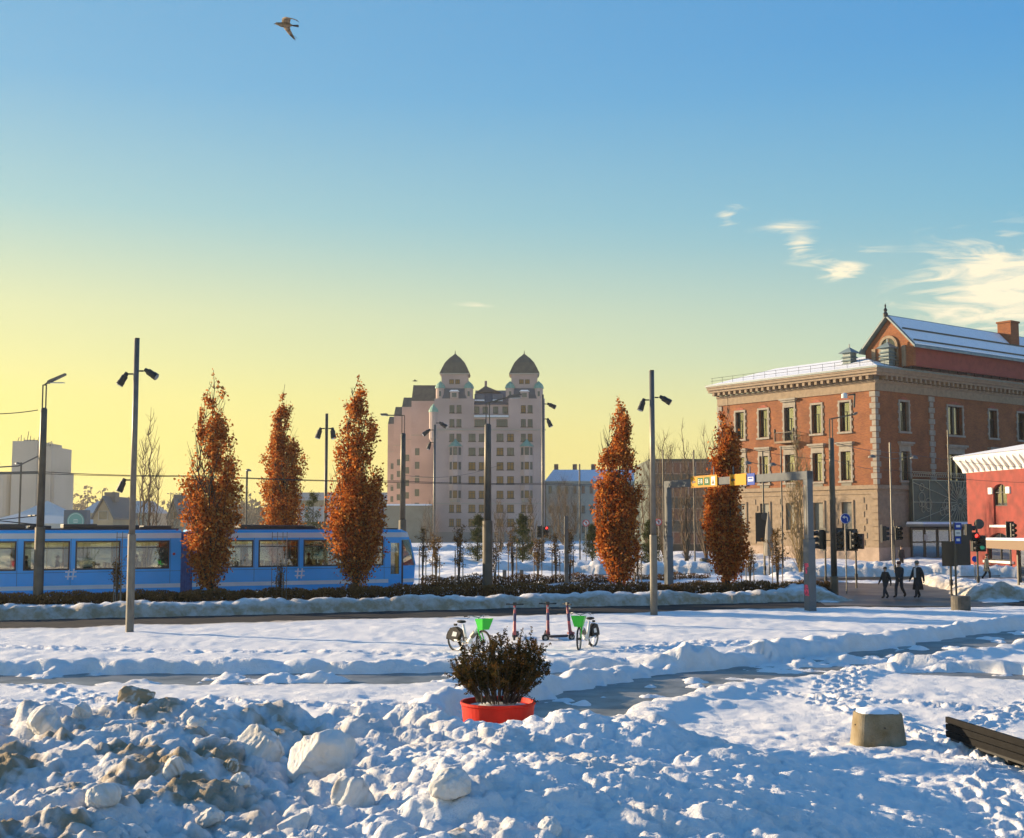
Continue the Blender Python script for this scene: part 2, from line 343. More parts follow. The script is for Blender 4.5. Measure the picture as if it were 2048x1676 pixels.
def gh(x, y):
    a, b = ground_h(np.array([float(x)]), np.array([float(y)])); return float(a[0])
def far_ground():
    m = MB(); s = 25
    xs = list(range(-900, 901, s)); ys = list(range(-75, 1301, s))
    idx = {}
    for y in ys:
        for x in xs:
            inside = y <= 175 and abs(x) < .60*(max(y, 0)+3)+26
            idx[x, y] = len(m.v); m.v.append((x, y, -1.2 if (y < 200 and inside) else -.02))
    for y in ys[:-1]:
        for x in xs[:-1]: m.f.append((idx[x, y], idx[x+s, y], idx[x+s, y+s], idx[x, y+s])); m.m.append(0)
    o = m.build('ground', SNOW); tag(o, 'flat snow covered ground reaching the horizon', 'ground', kind='structure')
far_ground()
def strip_mesh(name, pts, w, material, z, label, cat):
    m = MB(); P_ = [Vector((a, b)) for a, b in pts]; fine = []
    for a, b in zip(P_[:-1], P_[1:]):
        n = max(2, int((b-a).length/2)); fine += [a.lerp(b, i/n) for i in range(n)]
    fine.append(P_[-1])
    for i, p in enumerate(fine):
        d = (fine[min(i+1, len(fine)-1)]-fine[max(i-1, 0)]).normalized(); n = Vector((-d.y, d.x))*w
        m.v += [(p.x-n.x, p.y-n.y, z), (p.x+n.x, p.y+n.y, z)]
    m.f = [(2*i, 2*i+1, 2*i+3, 2*i+2) for i in range(len(fine)-1)]; m.m = [0]*len(m.f)
    tag(m.build(name, material), label, cat, kind='structure')
strip_mesh('road', ROAD, 2.9, ASPHALT, .012, 'dark wet asphalt lane between snow banks', 'road')
strip_mesh('side_street', SIDE, 4.2, WETROAD, .016, 'brown slushy street crossing beside the traffic lights', 'road')
strip_mesh('cross_street', CROSS, 4.6, WETROAD, .020, 'brown slushy street in front of the brick building', 'road')
strip_mesh('back_road', BACK, 5.2, WETROAD, .012, 'brown slushy road before the tall twin towered building', 'road')
strip_mesh('footpath', PATH1, 1.5, ICE, .004, 'grey trodden icy footpath along the square', 'path')
strip_mesh('footpath', PATH2, 1.9, ICE, .008, 'wide grey trodden path running past the red planter', 'path')
strip_mesh('footpath', PATH3, 1.2, ICE, .006, 'narrow trodden path branching towards the bench', 'path')
# ploughed chunks of hard snow lying on the heap
def chunk(px, py, Y, w, seed, dirt, label, hgt=.8):
    import bmesh
    bm = bmesh.new(); bmesh.ops.create_icosphere(bm, subdivisions=5, radius=1)
    co = np.array([v.co[:] for v in bm.verts]); rs = np.random.RandomState(seed)
    d = np.ones(len(co))
    for k in range(9):       # flat broken facets
        n = rs.normal(size=3); n /= np.linalg.norm(n); c = rs.uniform(.55, .95); t = co@n
        d = np.minimum(d, np.where(t > .05, c/np.maximum(t, .05), 9))
    a = co[:, 0]*2.3+seed; b = co[:, 1]*2.3+co[:, 2]*1.7
    d = d*(.9+.25*(fbm(a, b, 4, seed)-.5)+.07*lumps(a*2.5, b*2.5, seed)+.03*lumps(a*6, b*6, seed+3))
    co = co*d[:, None]*np.array([1, rs.uniform(.75, 1.0), hgt])*w/2
    for v, c in zip(bm.verts, co): v.co = c
    me = bpy.data.meshes.new('snow_chunk'); bm.to_mesh(me); bm.free()
    me.polygons.foreach_set('use_smooth', [True]*len(me.polygons))
    dv = np.clip(dirt*1.2*(.5+1.4*(fbm(a*1.3, b*1.3, 4, seed+7)-.3)), 0, 1)
    me.attributes.new('dirt', 'FLOAT', 'POINT').data.foreach_set('value', dv.astype(np.float32)); me.materials.append(SNOWCHUNK)
    p = P(px, py, Y); o = bpy.data.objects.new('snow_chunk', me); COL.objects.link(o)
    o.location = (p.x, p.y, gh(p.x, p.y)+.22*w*hgt); o.rotation_euler = (0, rs.uniform(-.3, .3), rs.uniform(0, 6))
    return tag(o, label, 'snow chunk', 'hard chunks in the ploughed snow heap')
G_ = 'hard chunk of snow lying on the ploughed heap'
for (px, py, Y, w, s, dt, lab, hg) in (
    (272, 1440, 13.6, .50, 1, .95, 'big chunk with dark brown soiled face on top of the snow heap', .85),
    (95, 1485, 12.6, .52, 2, .55, 'rounded dirty chunk at the back of the heap beside a smaller brown one', .8),
    (525, 1515, 12.0, .58, 3, .5, 'tilted tan chunk with a pointed top in the middle of the heap', .9),
    (640, 1530, 11.9, .80, 4, .35, 'largest broad grey white block in the snow heap', .75),
    (680, 1490, 12.4, .50, 5, .45, 'rounded chunk with a brown speckled top behind the largest block', .75),
    (706, 1600, 10.9, .46, 6, .6, 'chunk with a dark soiled left shoulder at the right foot of the heap', .95),
    (462, 1548, 11.4, .20, 7, 1.0, 'small dark brown clod of frozen dirt in the heap', .8),
    (900, 1620, 10.6, .42, 8, .5, 'tan rounded chunk lying apart in clean snow to the right of the heap', .8),
    (205, 1655, 10.2, .34, 9, .4, 'smooth pale oval chunk low at the front of the heap', .7),
    (345, 1575, 11.0, .30, 10, .6, 'knobbly brownish chunk standing upright on the heap crest', 1.1),
    (480, 1590, 10.9, .24, 11, .2, G_, .8), (160, 1465, 13.0, .30, 12, .5, G_, .8), (590, 1640, 10.3, .36, 13, .4, G_, .7),
    (920, 1660, 10.2, .40, 14, .6, G_, .6), (60, 1440, 13.9, .34, 15, .8, G_, .7), (1100, 1655, 10.4, .30, 16, .2, G_, .7), (395, 1475, 12.6, .26, 17, .4, G_, .8), (420, 1640, 10.3, .26, 18, .5, G_, .8)):
    Yc = 6750/(py-1050); chunk(px, py, Yc, w*Yc/Y*.95, s, dt, lab, hg)
# ================================================================== BUILDINGS
STONE = mat('sandstone', (.25, .185, .125), .8, var=.14, scale=2.5, bump=.01, bscale=18)
STONE_G = mat('grey_stone', (.27, .24, .20), .8, var=.14, scale=2.0, bump=.008, bscale=20)
SNOWCAP = mat('roof_snow', (.82, .84, .88), .8, var=.03, scale=2, bump=.02, bscale=5)
LEAD = mat('green_grey_sheet', (.16, .21, .22), .5, var=.15, scale=1.5)
DARKFRAME = mat('dark_window_frame', (.03, .025, .02), .5)
IRON = mat('black_iron', (.02, .02, .02), .45)
GLASS = mat('window_glass', (.03, .04, .045), .06, spec=.9)
CURTAIN = mat('pale_curtain', (.62, .60, .52), .8, var=.1, scale=6)
COPPER = mat('verdigris_copper', (.20, .36, .28), .6, var=.15, scale=2)
def brick_mat(name, a, b, mortar, sc):
    m = bpy.data.materials.new(name); m.use_nodes = True; nt = m.node_tree; N = nt.nodes.new; L = nt.links.new; bs = nt.nodes['Principled BSDF']; bs.inputs['Roughness'].default_value = .85
    g = N('ShaderNodeTexCoord'); s = N('ShaderNodeSeparateXYZ'); L(g.outputs['Object'], s.inputs[0]); ad = N('ShaderNodeMath'); ad.operation = 'ADD'; L(s.outputs[0], ad.inputs[0]); L(s.outputs[1], ad.inputs[1])
    c = N('ShaderNodeCombineXYZ'); L(ad.outputs[0], c.inputs[0]); L(s.outputs[2], c.inputs[1])
    t = N('ShaderNodeTexBrick'); L(c.outputs[0], t.inputs[0]); t.inputs['Scale'].default_value = sc; t.inputs['Color1'].default_value = (*a, 1); t.inputs['Color2'].default_value = (*b, 1); t.inputs['Mortar'].default_value = (*mortar, 1)
    t.inputs['Brick Width'].default_value = .25; t.inputs['Row Height'].default_value = .08; t.inputs['Mortar Size'].default_value = .008; t.inputs['Bias'].default_value = -.1
    n = N('ShaderNodeTexNoise'); L(g.outputs['Object'], n.inputs['Vector']); n.inputs['Scale'].default_value = .5; n.inputs['Detail'].default_value = 6
    mr = N('ShaderNodeMapRange'); L(n.outputs[0], mr.inputs[0]); mr.inputs[1].default_value = .3; mr.inputs[2].default_value = .7; mr.inputs[3].default_value = .72; mr.inputs[4].default_value = 1.2
    mx = N('ShaderNodeMix'); mx.data_type = 'RGBA'; mx.blend_type = 'MULTIPLY'; mx.inputs[0].default_value = 1; L(t.outputs[0], mx.inputs[6]); L(mr.outputs[0], mx.inputs[7]); L(mx.outputs[2], bs.inputs['Base Color'])
    bp = N('ShaderNodeBump'); bp.inputs['Distance'].default_value = .01; L(t.outputs[1], bp.inputs['Height']); bp.invert = True; L(bp.outputs[0], bs.inputs['Normal'])
    MATS[name] = m; return m
BRICK = brick_mat('ochre_red_brick', (.30, .098, .027), (.20, .052, .021), (.21, .12, .065), 1.0)
REDWALL = mat('red_painted_brick', (.20, .026, .018), .8, var=.22, scale=1.2, bump=.006, bscale=12)
# ---- brick customs house: local x runs along the shaded right face, local y along the sunlit left face, origin at the corner
BC = Vector((35.9, 123, 0)); ANG = R(37); dR = Vector((math.cos(ANG), math.sin(ANG), 0)); dL = Vector((-math.sin(ANG), math.cos(ANG), 0))
def tL(px): return (hit(px, 950, BC, dR)-BC).dot(dL)
def tR(px, off=0): return (hit(px, 950, BC-dL*off, dL)-BC).dot(dR)
def brick_house():
    root = empty('brick_building', BC, ANG)
    tag(root, 'three storey red brick building with pale stone quoins and snowy roof', 'building')
    LL, LR = tL(1438), 46.0
    zs = dict(plinth=1.5, belt=7.5, frieze=17.7, soffit=18.5, top=19.3)
    # openings: (t0, t1, z0, z1) per face
    wl = []; 
    bays = [(tL(1693), 1.0), (tL(1636), 1.0), (tL(1581), 1.05), (tL(1529), 1.0), (tL(1482), 1.0)]
    for i, (t, hw) in enumerate(bays):
        wl.append((t-hw*.62, t+hw*.62, 12.6 if i == 2 else 13.15, 16.1, 'door' if i == 2 else 'upper'))
        wl.append((t-hw*.62, t+hw*.62, 8.2, 11.1, 'middle'))
        wl.append((t-hw*.62, t+hw*.62, 3.2, 6.0, 'ground'))
    wr = []
    def rb(px, w, kinds):
        t = tR(px)
        for k in kinds:
            z0, z1 = dict(upper=(13.15, 16.1), middle=(8.2, 11.1), ground=(3.2, 6.0))[k]
            wr.append((t-w/2, t+w/2, z0, z1, k))
    rb(1811, 1.45, ('upper', 'middle')); rb(1913, 2.6, ('upper', 'middle')); rb(1989, 1.5, ('upper', 'middle', 'ground')); rb(2046, 1.5, ('upper', 'middle', 'ground')); rb(2100, 1.5, ('upper', 'middle', 'ground')); rb(2150, 1.5, ('upper', 'middle', 'ground'))
    def wall(face, length, ops, z0, z1, th, m, name):
        # facade slab with real openings, cut as a grid of boxes
        ts = sorted({0.0, length, *[v for o in ops for v in o[:2]]}); zz = sorted({z0, z1, *[min(max(v, z0), z1) for o in ops for v in o[2:4]]})
        mb = MB()
        for a, b in zip(ts[:-1], ts[1:]):
            run = None
            for c, d in zip(zz[:-1], zz[1:]):
                tm, zm = (a+b)/2, (c+d)/2
                solid = not any(o[0] < tm < o[1] and o[2] < zm < o[3] for o in ops)
                if solid:
                    if face == 'L': mb.box(0, th, a, b, c, d)
                    else: mb.box(a, b, 0, th, c, d)
        return mb.build(name, m, root)
    th = .55
    opsL = [o[:4] for o in wl]; opsR = [o[:4] for o in wr]
    wall('L', LL, opsL, 7.5, 17.7, th, BRICK, 'brick_wall'); wall('L', LL, opsL, 0, 7.5, th, STONE, 'stone_ground_floor_wall')
    pr0, pr1 = tR(1815), tR(1943)
    # right face starts past the corner thickness
    def wallR(z0, z1, m, name):
        ts = sorted({th, LR, *[v for o in opsR for v in o[:2]]}); zz = sorted({z0, z1, *[min(max(v, z0), z1) for o in opsR for v in o[2:4]]}); mb = MB()
        for a, b in zip(ts[:-1], ts[1:]):
            for c, d in zip(zz[:-1], zz[1:]):
                tm, zm = (a+b)/2, (c+d)/2
                if not any(o[0] < tm < o[1] and o[2] < zm < o[3] for o in opsR): mb.box(a, b, .002, th, c, d)
        return mb.build(name, m, root)
    wallR(7.5, 17.7, BRICK, 'brick_wall'); wallR(0, 7.5, STONE, 'stone_ground_floor_wall')
    # far walls close the volume
    MB().box(LR-.5, LR, th, LL, 0, 18).box(th, LR-.5, LL-.5, LL-.002, 0, 18).build('rear_wall', BRICK, root)
    MB().box(th+1.6, LR-.6, th+1.6, LL-.6, .1, 17.5).build('inner_core', mat('dark_room', (.05, .045, .04), .9), root)
    MB().box(-.12, .0, -.12, LL, 0, zs['plinth']).box(0, LR, -.12, -.0, 0, zs['plinth']).build('plinth', mat('plinth_granite', (.36, .27, .21), .8, var=.15, scale=1.2), root)
    MB().box(-.18, 0, -.18, LL, 7.25, 7.65).box(0, LR, -.18, 0, 7.25, 7.65).build('belt_course', STONE, root)
    MB().box(-.10, 0, -.10, LL, 6.75, 6.95).box(0, LR, -.10, 0, 6.75, 6.95).build('lower_belt_course', STONE, root)
    # ground-floor ashlar blocks between windows, each proud of the wall
    bm_ = MB().box(-.06, 0, -.45, .45, 0, .55).mesh('ashlar_block', STONE)
    edges = [0.9]+sorted(v for o in wl if o[4] == 'ground' for v in o[:2])+[LL-.8]
    for a, b in zip(edges[0::2], edges[1::2]):
        for k in range(7):
            z = 1.7+k*.7; n = max(1, int((b-a-.5)/1.1)); off = .0 if k % 2 else .28
            for j in range(n):
                t = a+.25+off+(j+.5)*(b-a-.8)/n
                if t+.45 < b and z < 6.3: inst('ashlar_block', bm_, root, (-.0, t, z), scale=(1, min(1.1, (b-a-.8)/n/.95), 1))
    fr = MB().box(-.14, 0, -.14, LL, 17.0, 17.75).box(0, LR, -.14, 0, 17.0, 17.75).build('frieze', STONE, root)
    MB().prism([(-.14, 17.75), (-.30, 17.9), (-.30, 18.05), (0, 18.05), (0, 17.75)], 1, -.3, LL).prism([(-.14, 17.75), (-.30, 17.9), (-.30, 18.05), (0, 18.05), (0, 17.75)], 0, 0, LR).build('moulding', STONE, root)
    c = MB()
    for a, b, pr in ((18.45, 18.7, .95), (18.7, 18.95, 1.15), (18.95, 19.1, 1.25)):
        c.box(-pr, 0, -pr, LL+.6, a, b).box(0, LR, -pr, 0, a, b)
    c.build('cornice', mat('cornice_stone', (.26, .195, .14), .8, var=.12, scale=2), root)
    br = MB()
    t = .1
    while t < LL: br.box(-.85, -.0, t, t+.32, 18.08, 18.45); t += .80
    t = .7
    while t < LR: br.box(t, t+.32, -.85, -.0, 18.08, 18.45); t += .80
    tag(br.build('cornice_brackets', STONE, root), kind='stuff')
    MB().box(-1.32, .1, -1.32, LL+.7, 19.1, 19.28).box(.1, LR, -1.32, .1, 19.1, 19.28).build('gutter', LEAD, root)
    # quoins
    qm = MB().box(-.09, .62, -.09, .62, 0, .52).mesh('quoin', STONE_G); qs = MB().box(-.06, .40, -.06, .40, 0, .52).mesh('quoin', STONE_G)
    k = 0; z = 7.7
    while z < 16.9:
        o = inst('quoin', qm if k % 2 else qs, root, (0, 0, z)); z += .58; k += 1
    gq = MB().box(-.09, .62, -.09, .62, 0, .52).mesh('quoin', STONE); gs = MB().box(-.06, .40, -.06, .40, 0, .52).mesh('quoin', STONE)
    k = 0; z = 1.52
    while z < 6.7: inst('quoin', gq if k % 2 else gs, root, (-.03, -.03, z), scale=(1.1, 1.1, 1.15)); z += .68; k += 1
    pm = MB().box(-.5, .5, -.10, .0, 0, .52).mesh('quoin', STONE_G); ps = MB().box(-.3, .3, -.08, .0, 0, .52).mesh('quoin', STONE_G)
    z = 7.7; k = 0; tq = tR(1866)
    while z < 16.9:
        inst('quoin', pm if k % 2 else ps, root, (tq, 0, z)); inst('quoin', pm if k % 2 else ps, root, (tR(2072), 0, z)); z += .58; k += 1
    le = MB().box(-.09, .0, -.62, .09, 0, .52).mesh('quoin', STONE_G); ls = MB().box(-.06, .0, -.40, .06, 0, .52).mesh('quoin', STONE_G)
    z = 7.7; k = 0
    while z < 16.9: inst('quoin', le if k % 2 else ls, root, (0, LL, z)); z += .58; k += 1
    # windows
    def window(face, t0, t1, z0, z1, kind):
        w = t1-t0; rot = 0 if face == 'R' else -math.pi/2
        # built facing -y with x across; on the left face turned so that -y becomes -x
        f = empty_part('window', root, (t0+w/2, 0, z0) if face == 'R' else (0, t0+w/2, z0), rot)
        h = z1-z0; s = .2
        col = STONE_G if kind != 'ground' else STONE
        sur = MB().box(-w/2-s, -w/2, -.10, .25, -.05, h+s).box(w/2, w/2+s, -.10, .25, -.05, h+s).box(-w/2, w/2, -.10, .25, h, h+s)
        if kind != 'ground':
            for q in (.12, .38, .64, .9): sur.box(-w/2-s-.12, -w/2-s, -.08, .1, h*q-.12, h*q+.14).box(w/2+s, w/2+s+.12, -.08, .1, h*q-.12, h*q+.14)
        sur.build('surround', col, f)
        MB().box(-w/2-s-.1, w/2+s+.1, -.2, .2, -.25, -.05).build('sill', col, f)
        if kind == 'upper':
            n = 8; pts = [(-(w/2+.05)+(w+.1)*i/n, h+s+.02+.30*math.sin(math.pi*i/n)) for i in range(n+1)]
            MB().prism(pts, 1, -.05, .05).build('arched_head', mat('brick_arch', (.30, .085, .05), .85, var=.2, scale=5), f)
        if kind in ('middle', 'door'):
            MB().box(-w/2-.45, w/2+.45, -.42, .05, h+s+.55, h+s+.75).box(-w/2-.32, w/2+.32, -.28, .05, h+s+.38, h+s+.55).box(-w/2-.2, w/2+.2, -.07, .05, h+s, h+s+.38).build('hood', col, f)
        if kind == 'middle': MB().box(-w/2, w/2, -.05, .12, -.72, -.27).build('apron_panel', mat('apron', (.20, .19, .16), .8), f)
        if kind == 'ground':
            MB().box(-w/2, w/2, .18, .26, 0, h).build('shutter', mat('grey_shutter', (.14, .14, .12), .6, var=.1, scale=3), f); return
        fm = .07; y0, y1 = .30, .38
        fr = MB().box(-w/2, -w/2+fm, y0, y1, 0, h).box(w/2-fm, w/2, y0, y1, 0, h).box(-w/2+fm, w/2-fm, y0, y1, 0, fm).box(-w/2+fm, w/2-fm, y0, y1, h-fm, h)
        if w > 2: fr.box(-.16, .16, y0-.1, y1, fm, h-fm)
        else: fr.box(-w/2+fm, w/2-fm, y0, y1, h*.66, h*.66+fm).box(-.04, .04, y0, y1, fm, h*.66)
        fr.build('frame', DARKFRAME, f)
        MB().box(-w/2+fm, w/2-fm, y0+.03, y0+.045, fm, h-fm).build('pane', GLASS_W, f)
        MB().box(-w/2+.1, -w/2+w*.42, .62, .66, .1, h*.9).box(w/2-w*.42, w/2-.1, .62, .66, .1, h*.9).build('curtain', CURTAIN, f)
    for o in wl: window('L', *o)
    for o in wr: window('R', *o)
    # balcony on the left face
    tb = bays[2][0]
    bal = MB().box(-.95, 0, tb-1.3, tb+1.3, 12.3, 12.5).build('balcony', STONE, root)
    m = MB()
    for j in range(14):
        y = tb-1.25+2.5*j/13; m.tube([(-.88, y, 12.5), (-.88, y, 13.4)], .02, 5)
    m.bar((-.88, tb-1.27, 13.42), (-.88, tb+1.27, 13.42), .06).bar((-.88, tb-1.27, 13.42), (0, tb-1.27, 13.42), .05).bar((-.88, tb+1.27, 13.42), (0, tb+1.27, 13.42), .05)
    for s in (-1.27, 1.27): m.lathe([(.09, 12.5), (.07, 13.4), (.13, 13.5), (.11, 13.75), (.02, 13.85)], 8, (-.88, tb+s, 0))
    m.build('railing', IRON, bal)
    # roof: hipped, snow covered, with snow-guard rail
    rz = 19.28; s = 4.6; h = 1.9
    MB().add([(-1.2, -1.2, rz), (LR, -1.2, rz), (LR, LL+.6, rz), (-1.2, LL+.6, rz), (s, s, rz+h), (LR, s, rz+h), (LR, LL-s, rz+h), (s, LL-s, rz+h)], [(0,1,5,4), (0,4,7,3), (3,7,6,2), (4,5,6,7), (1,2,6,5)]).build('roof', SNOWCAP, root)
    g = MB()
    t = -.4
    while t < LL+.3: g.tube([(-.75, t, rz+.1), (-.75, t, rz+.85)], .022, 4); t += 1.55
    t = .6
    while t < LR: g.tube([(t, -.75, rz+.1), (t, -.75, rz+.85)], .022, 4); t += 1.55
    for q in (.5, .82): g.tube([(-.75, LL+.3, rz+q), (-.75, -.75, rz+q)], .018, 4).tube([(-.75, -.75, rz+q), (LR, -.75, rz+q)], .018, 4)
    g.build('snow_guard', IRON, root)
    # attic pavilion: gable parallel to the left face, ridge running back along the right face
    gx = 3.2; pl = BC+dR*gx
    y0 = (hit(1826, 690, pl, dR)-BC).dot(dL); y1 = (hit(1731, 703, pl, dR)-BC).dot(dL); ym = (hit(1777, 640, pl, dR)-BC).dot(dL); zt = hit(1777, 634, pl, dR).z; ze = hit(1826, 690, pl, dR).z
    ym = (y0+y1)/2
    gw = MB().prism([(y0, 19.5), (y1, 19.5), (y1, ze), (ym, zt-.25), (y0, ze)], 0, gx, gx+.4).build('gable_wall', BRICK, root)
    MB().box(gx+.4, LR, y0, y0+.4, 19.5, ze).build('attic_wall', mat('dark_red_wall', (.24, .05, .035), .8, var=.12, scale=1.5), root)
    for nm, a, b in (('gable_roof', y0-.5, ym), ('gable_roof', y1+.5, ym)):
        za = ze-.28
        MB().add([(gx-.45, a, za), (LR, a, za), (LR, b, zt), (gx-.45, b, zt), (gx-.45, a, za+.22), (LR, a, za+.22), (LR, b, zt+.22), (gx-.45, b, zt+.22)], [(0,1,2,3), (4,7,6,5), (0,4,5,1), (3,2,6,7), (0,3,7,4), (1,5,6,2)]).build(nm, LEAD, root)
        k = .25
        MB().add([(gx-.1, a+(b-a)*.04, za+.23+(zt-za)*.04), (LR, a+(b-a)*.04, za+.23+(zt-za)*.04), (LR, a+(b-a)*.93, za+.23+(zt-za)*.93), (gx-.1, a+(b-a)*.93, za+.23+(zt-za)*.93), (gx-.1, a+(b-a)*.04, za+.33+(zt-za)*.04), (LR, a+(b-a)*.04, za+.33+(zt-za)*.04), (LR, a+(b-a)*.93, za+.33+(zt-za)*.93), (gx-.1, a+(b-a)*.93, za+.33+(zt-za)*.93)], [(0,1,2,3), (4,7,6,5), (0,4,5,1), (3,2,6,7), (0,3,7,4), (1,5,6,2)]).build('roof_snow', SNOWCAP, root)
        for f_ in (.12, .5):
            MB().bar((gx, a+(b-a)*f_, za+.42+(zt-za)*f_), (LR, a+(b-a)*f_, za+.42+(zt-za)*f_), .06, .16).build('snow_rail', IRON, root)
    MB().lathe([(.22, -.2), (.26, .1), (.12, .3), (.2, .5), (.05, .75), (.1, .9), (.01, 1.15)], 8, (gx-.4, ym, zt+.2)).build('finial', IRON, root)
    # arched gable window
    zc = 19.9+(zt-19.5)*.34; r = .85
    arc = [(ym+r*math.cos(a), zc+r*math.sin(a)) for a in [math.pi*i/12 for i in range(13)]]+[(ym-r, 19.7), (ym+r, 19.7)]
    gwn = MB().prism(arc, 0, gx-.06, gx+.02).build('gable_window', GLASS, root)
    ra = [(ym+(r+.28)*math.cos(a), zc+(r+.28)*math.sin(a)) for a in [math.pi*i/12 for i in range(13)]]; ri = [(ym+r*math.cos(a), zc+r*math.sin(a)) for a in [math.pi*i/12 for i in range(13)]]
    mb = MB()
    for i in range(12): mb.prism([ra[i], ra[i+1], ri[i+1], ri[i]], 0, gx-.16, gx+.0)
    mb.box(gx-.16, gx, ym-r-.28, ym-r, 19.6, zc).box(gx-.16, gx, ym+r, ym+r+.28, 19.6, zc).box(gx-.1, gx-.06, ym-.05, ym+.05, 19.7, zc+r).build('arch_surround', STONE, gwn)
    for sy in (-1.8, 1.8): MB().box(gx-.12, gx, ym+sy-.22, ym+sy+.22, 19.5, ze-.3+.4).build('gable_pilaster', STONE, root)
    cx_ = tR(2052, -y0); MB().box(cx_, cx_+1.6, y0+1.2, y0+2.8, ze, zt+1.2).box(cx_-.1, cx_+1.7, y0+1.1, y0+2.9, zt+1.2, zt+1.4).build('chimney', BRICK, root)
    # louvred roof ventilators
    def vent(px, py, w):
        p = hit(px, py, BC+dR*2.2, dR); l = p-BC; x, y = l.dot(dR), l.dot(dL); v = empty_part('roof_ventilator', root, (x, y, 19.6))
        hh = 1.75
        MB().box(-w*.36, w*.36, -w*.36, w*.36, 0, hh).build('shaft', LEAD, v)
        for q in (.55, .9, 1.25): MB().lathe([(w*.68, 0), (w*.52, .16)], 4, (0, 0, q), rot=math.pi/4).build('louvre', LEAD, v)
        MB().lathe([(w*.85, 0), (w*.8, .06), (.08, .62), (.07, .95), (.0, 1.0)], 4, (0, 0, hh), rot=math.pi/4).build('cap', LEAD, v)
    vent(1699, 712, 1.35); vent(1775, 700, 1.35)
    # entrance: wrought grille panel, snowy canopy, glazed doors
    x0, x1 = pr0, pr1; en = empty_part('entrance', root, (0, 0, 0))
    MB().box(x0, x1, -.55, -.13, 4.0, 8.3).build('porch_box', mat('porch_bronze', (.06, .065, .045), .5, var=.2, scale=1.5), en)
    gr = MB(); rs = random.Random(4); yg = -.60
    cx, cz = x0+(x1-x0)*.72, 6.0
    for a in range(26):
        t = math.pi*2*a/26; d = (math.cos(t), math.sin(t)); L_ = 9
        for q, lim in ((d[0], (x1-cx) if d[0] > 0 else (cx-x0)), (d[1], (8.2-cz) if d[1] > 0 else (cz-4.1))):
            if abs(q) > 1e-3: L_ = min(L_, lim/abs(q))
        gr.tube([(cx+d[0]*.5, yg, cz+d[1]*.5), (cx+d[0]*L_, yg, cz+d[1]*L_)], .04, 4)
    for _ in range(22):
        r_ = rs.uniform(.22, .55); gr.torus((rs.uniform(x0+.6, x1-.6), yg, rs.uniform(4.6, 7.7)), (0, 1, 0), r_, .035, 16, 4)
    for z in (4.08, 8.25): gr.bar((x0, yg, z), (x1, yg, z), .07)
    for x in (x0, x0+(x1-x0)*.25, x1): gr.bar((x, yg, 4.0), (x, yg, 8.3), .06)
    n = 30
    for j in range(n):
        gr.torus((x0+(x1-x0)*(j+.5)/n, yg, 8.75), (0, 1, 0), .19, .03, 10, 4)
    gr.bar((x0, yg, 9.05), (x1, yg, 9.05), .05); gr.build('ornamental_grille', mat('weathered_bronze', (.40, .37, .25), .6), en)
    MB().box(x0-1.3, x1+.6, -2.6, -.56, 3.55, 3.78).build('canopy', mat('canopy_edge', (.20, .19, .17), .6), en)
    MB().prism([(-2.58, 3.78), (-2.5, 3.98), (-.7, 4.02), (-.58, 3.78)], 0, x0-1.28, x1+.58).build('canopy_snow', SNOWCAP, en)
    MB().box(x0, x1, -.135, -.10, .2, 3.55).build('door_recess', mat('dark_recess', (.03, .028, .025), .6), en)
    nd = 5
    for j in range(nd):
        a = x0+.1+(x1-x0-.2)*j/nd; b = a+(x1-x0-.2)/nd-.12
        d = MB().box(a, a+.14, -.26, -.14, .2, 3.4).box(b-.14, b, -.26, -.14, .2, 3.4).box(a+.14, b-.14, -.26, -.14, .2, .45).box(a+.14, b-.14, -.26, -.14, 3.2, 3.4).box(a+.14, b-.14, -.26, -.14, 1.9, 2.05).build('door', mat('bronze_door', (.12, .09, .06), .5), en)
        MB().box(a+.14, b-.14, -.22, -.20, .45, 3.2).build('pane', GLASS_W, d)
    MB().box(x0+2.1, x0+2.7, -.285, -.262, 2.15, 2.75).build('notice', mat('paper', (.7, .7, .66), .8), en)
    return root
def empty_part(name, parent, loc, rz=0):
    o = empty(name, loc, rz); o.parent = parent; return o
GLASS_W = glass_mat('reflecting_pane', (.75, .8, .78), .03, .28)
brick_house()

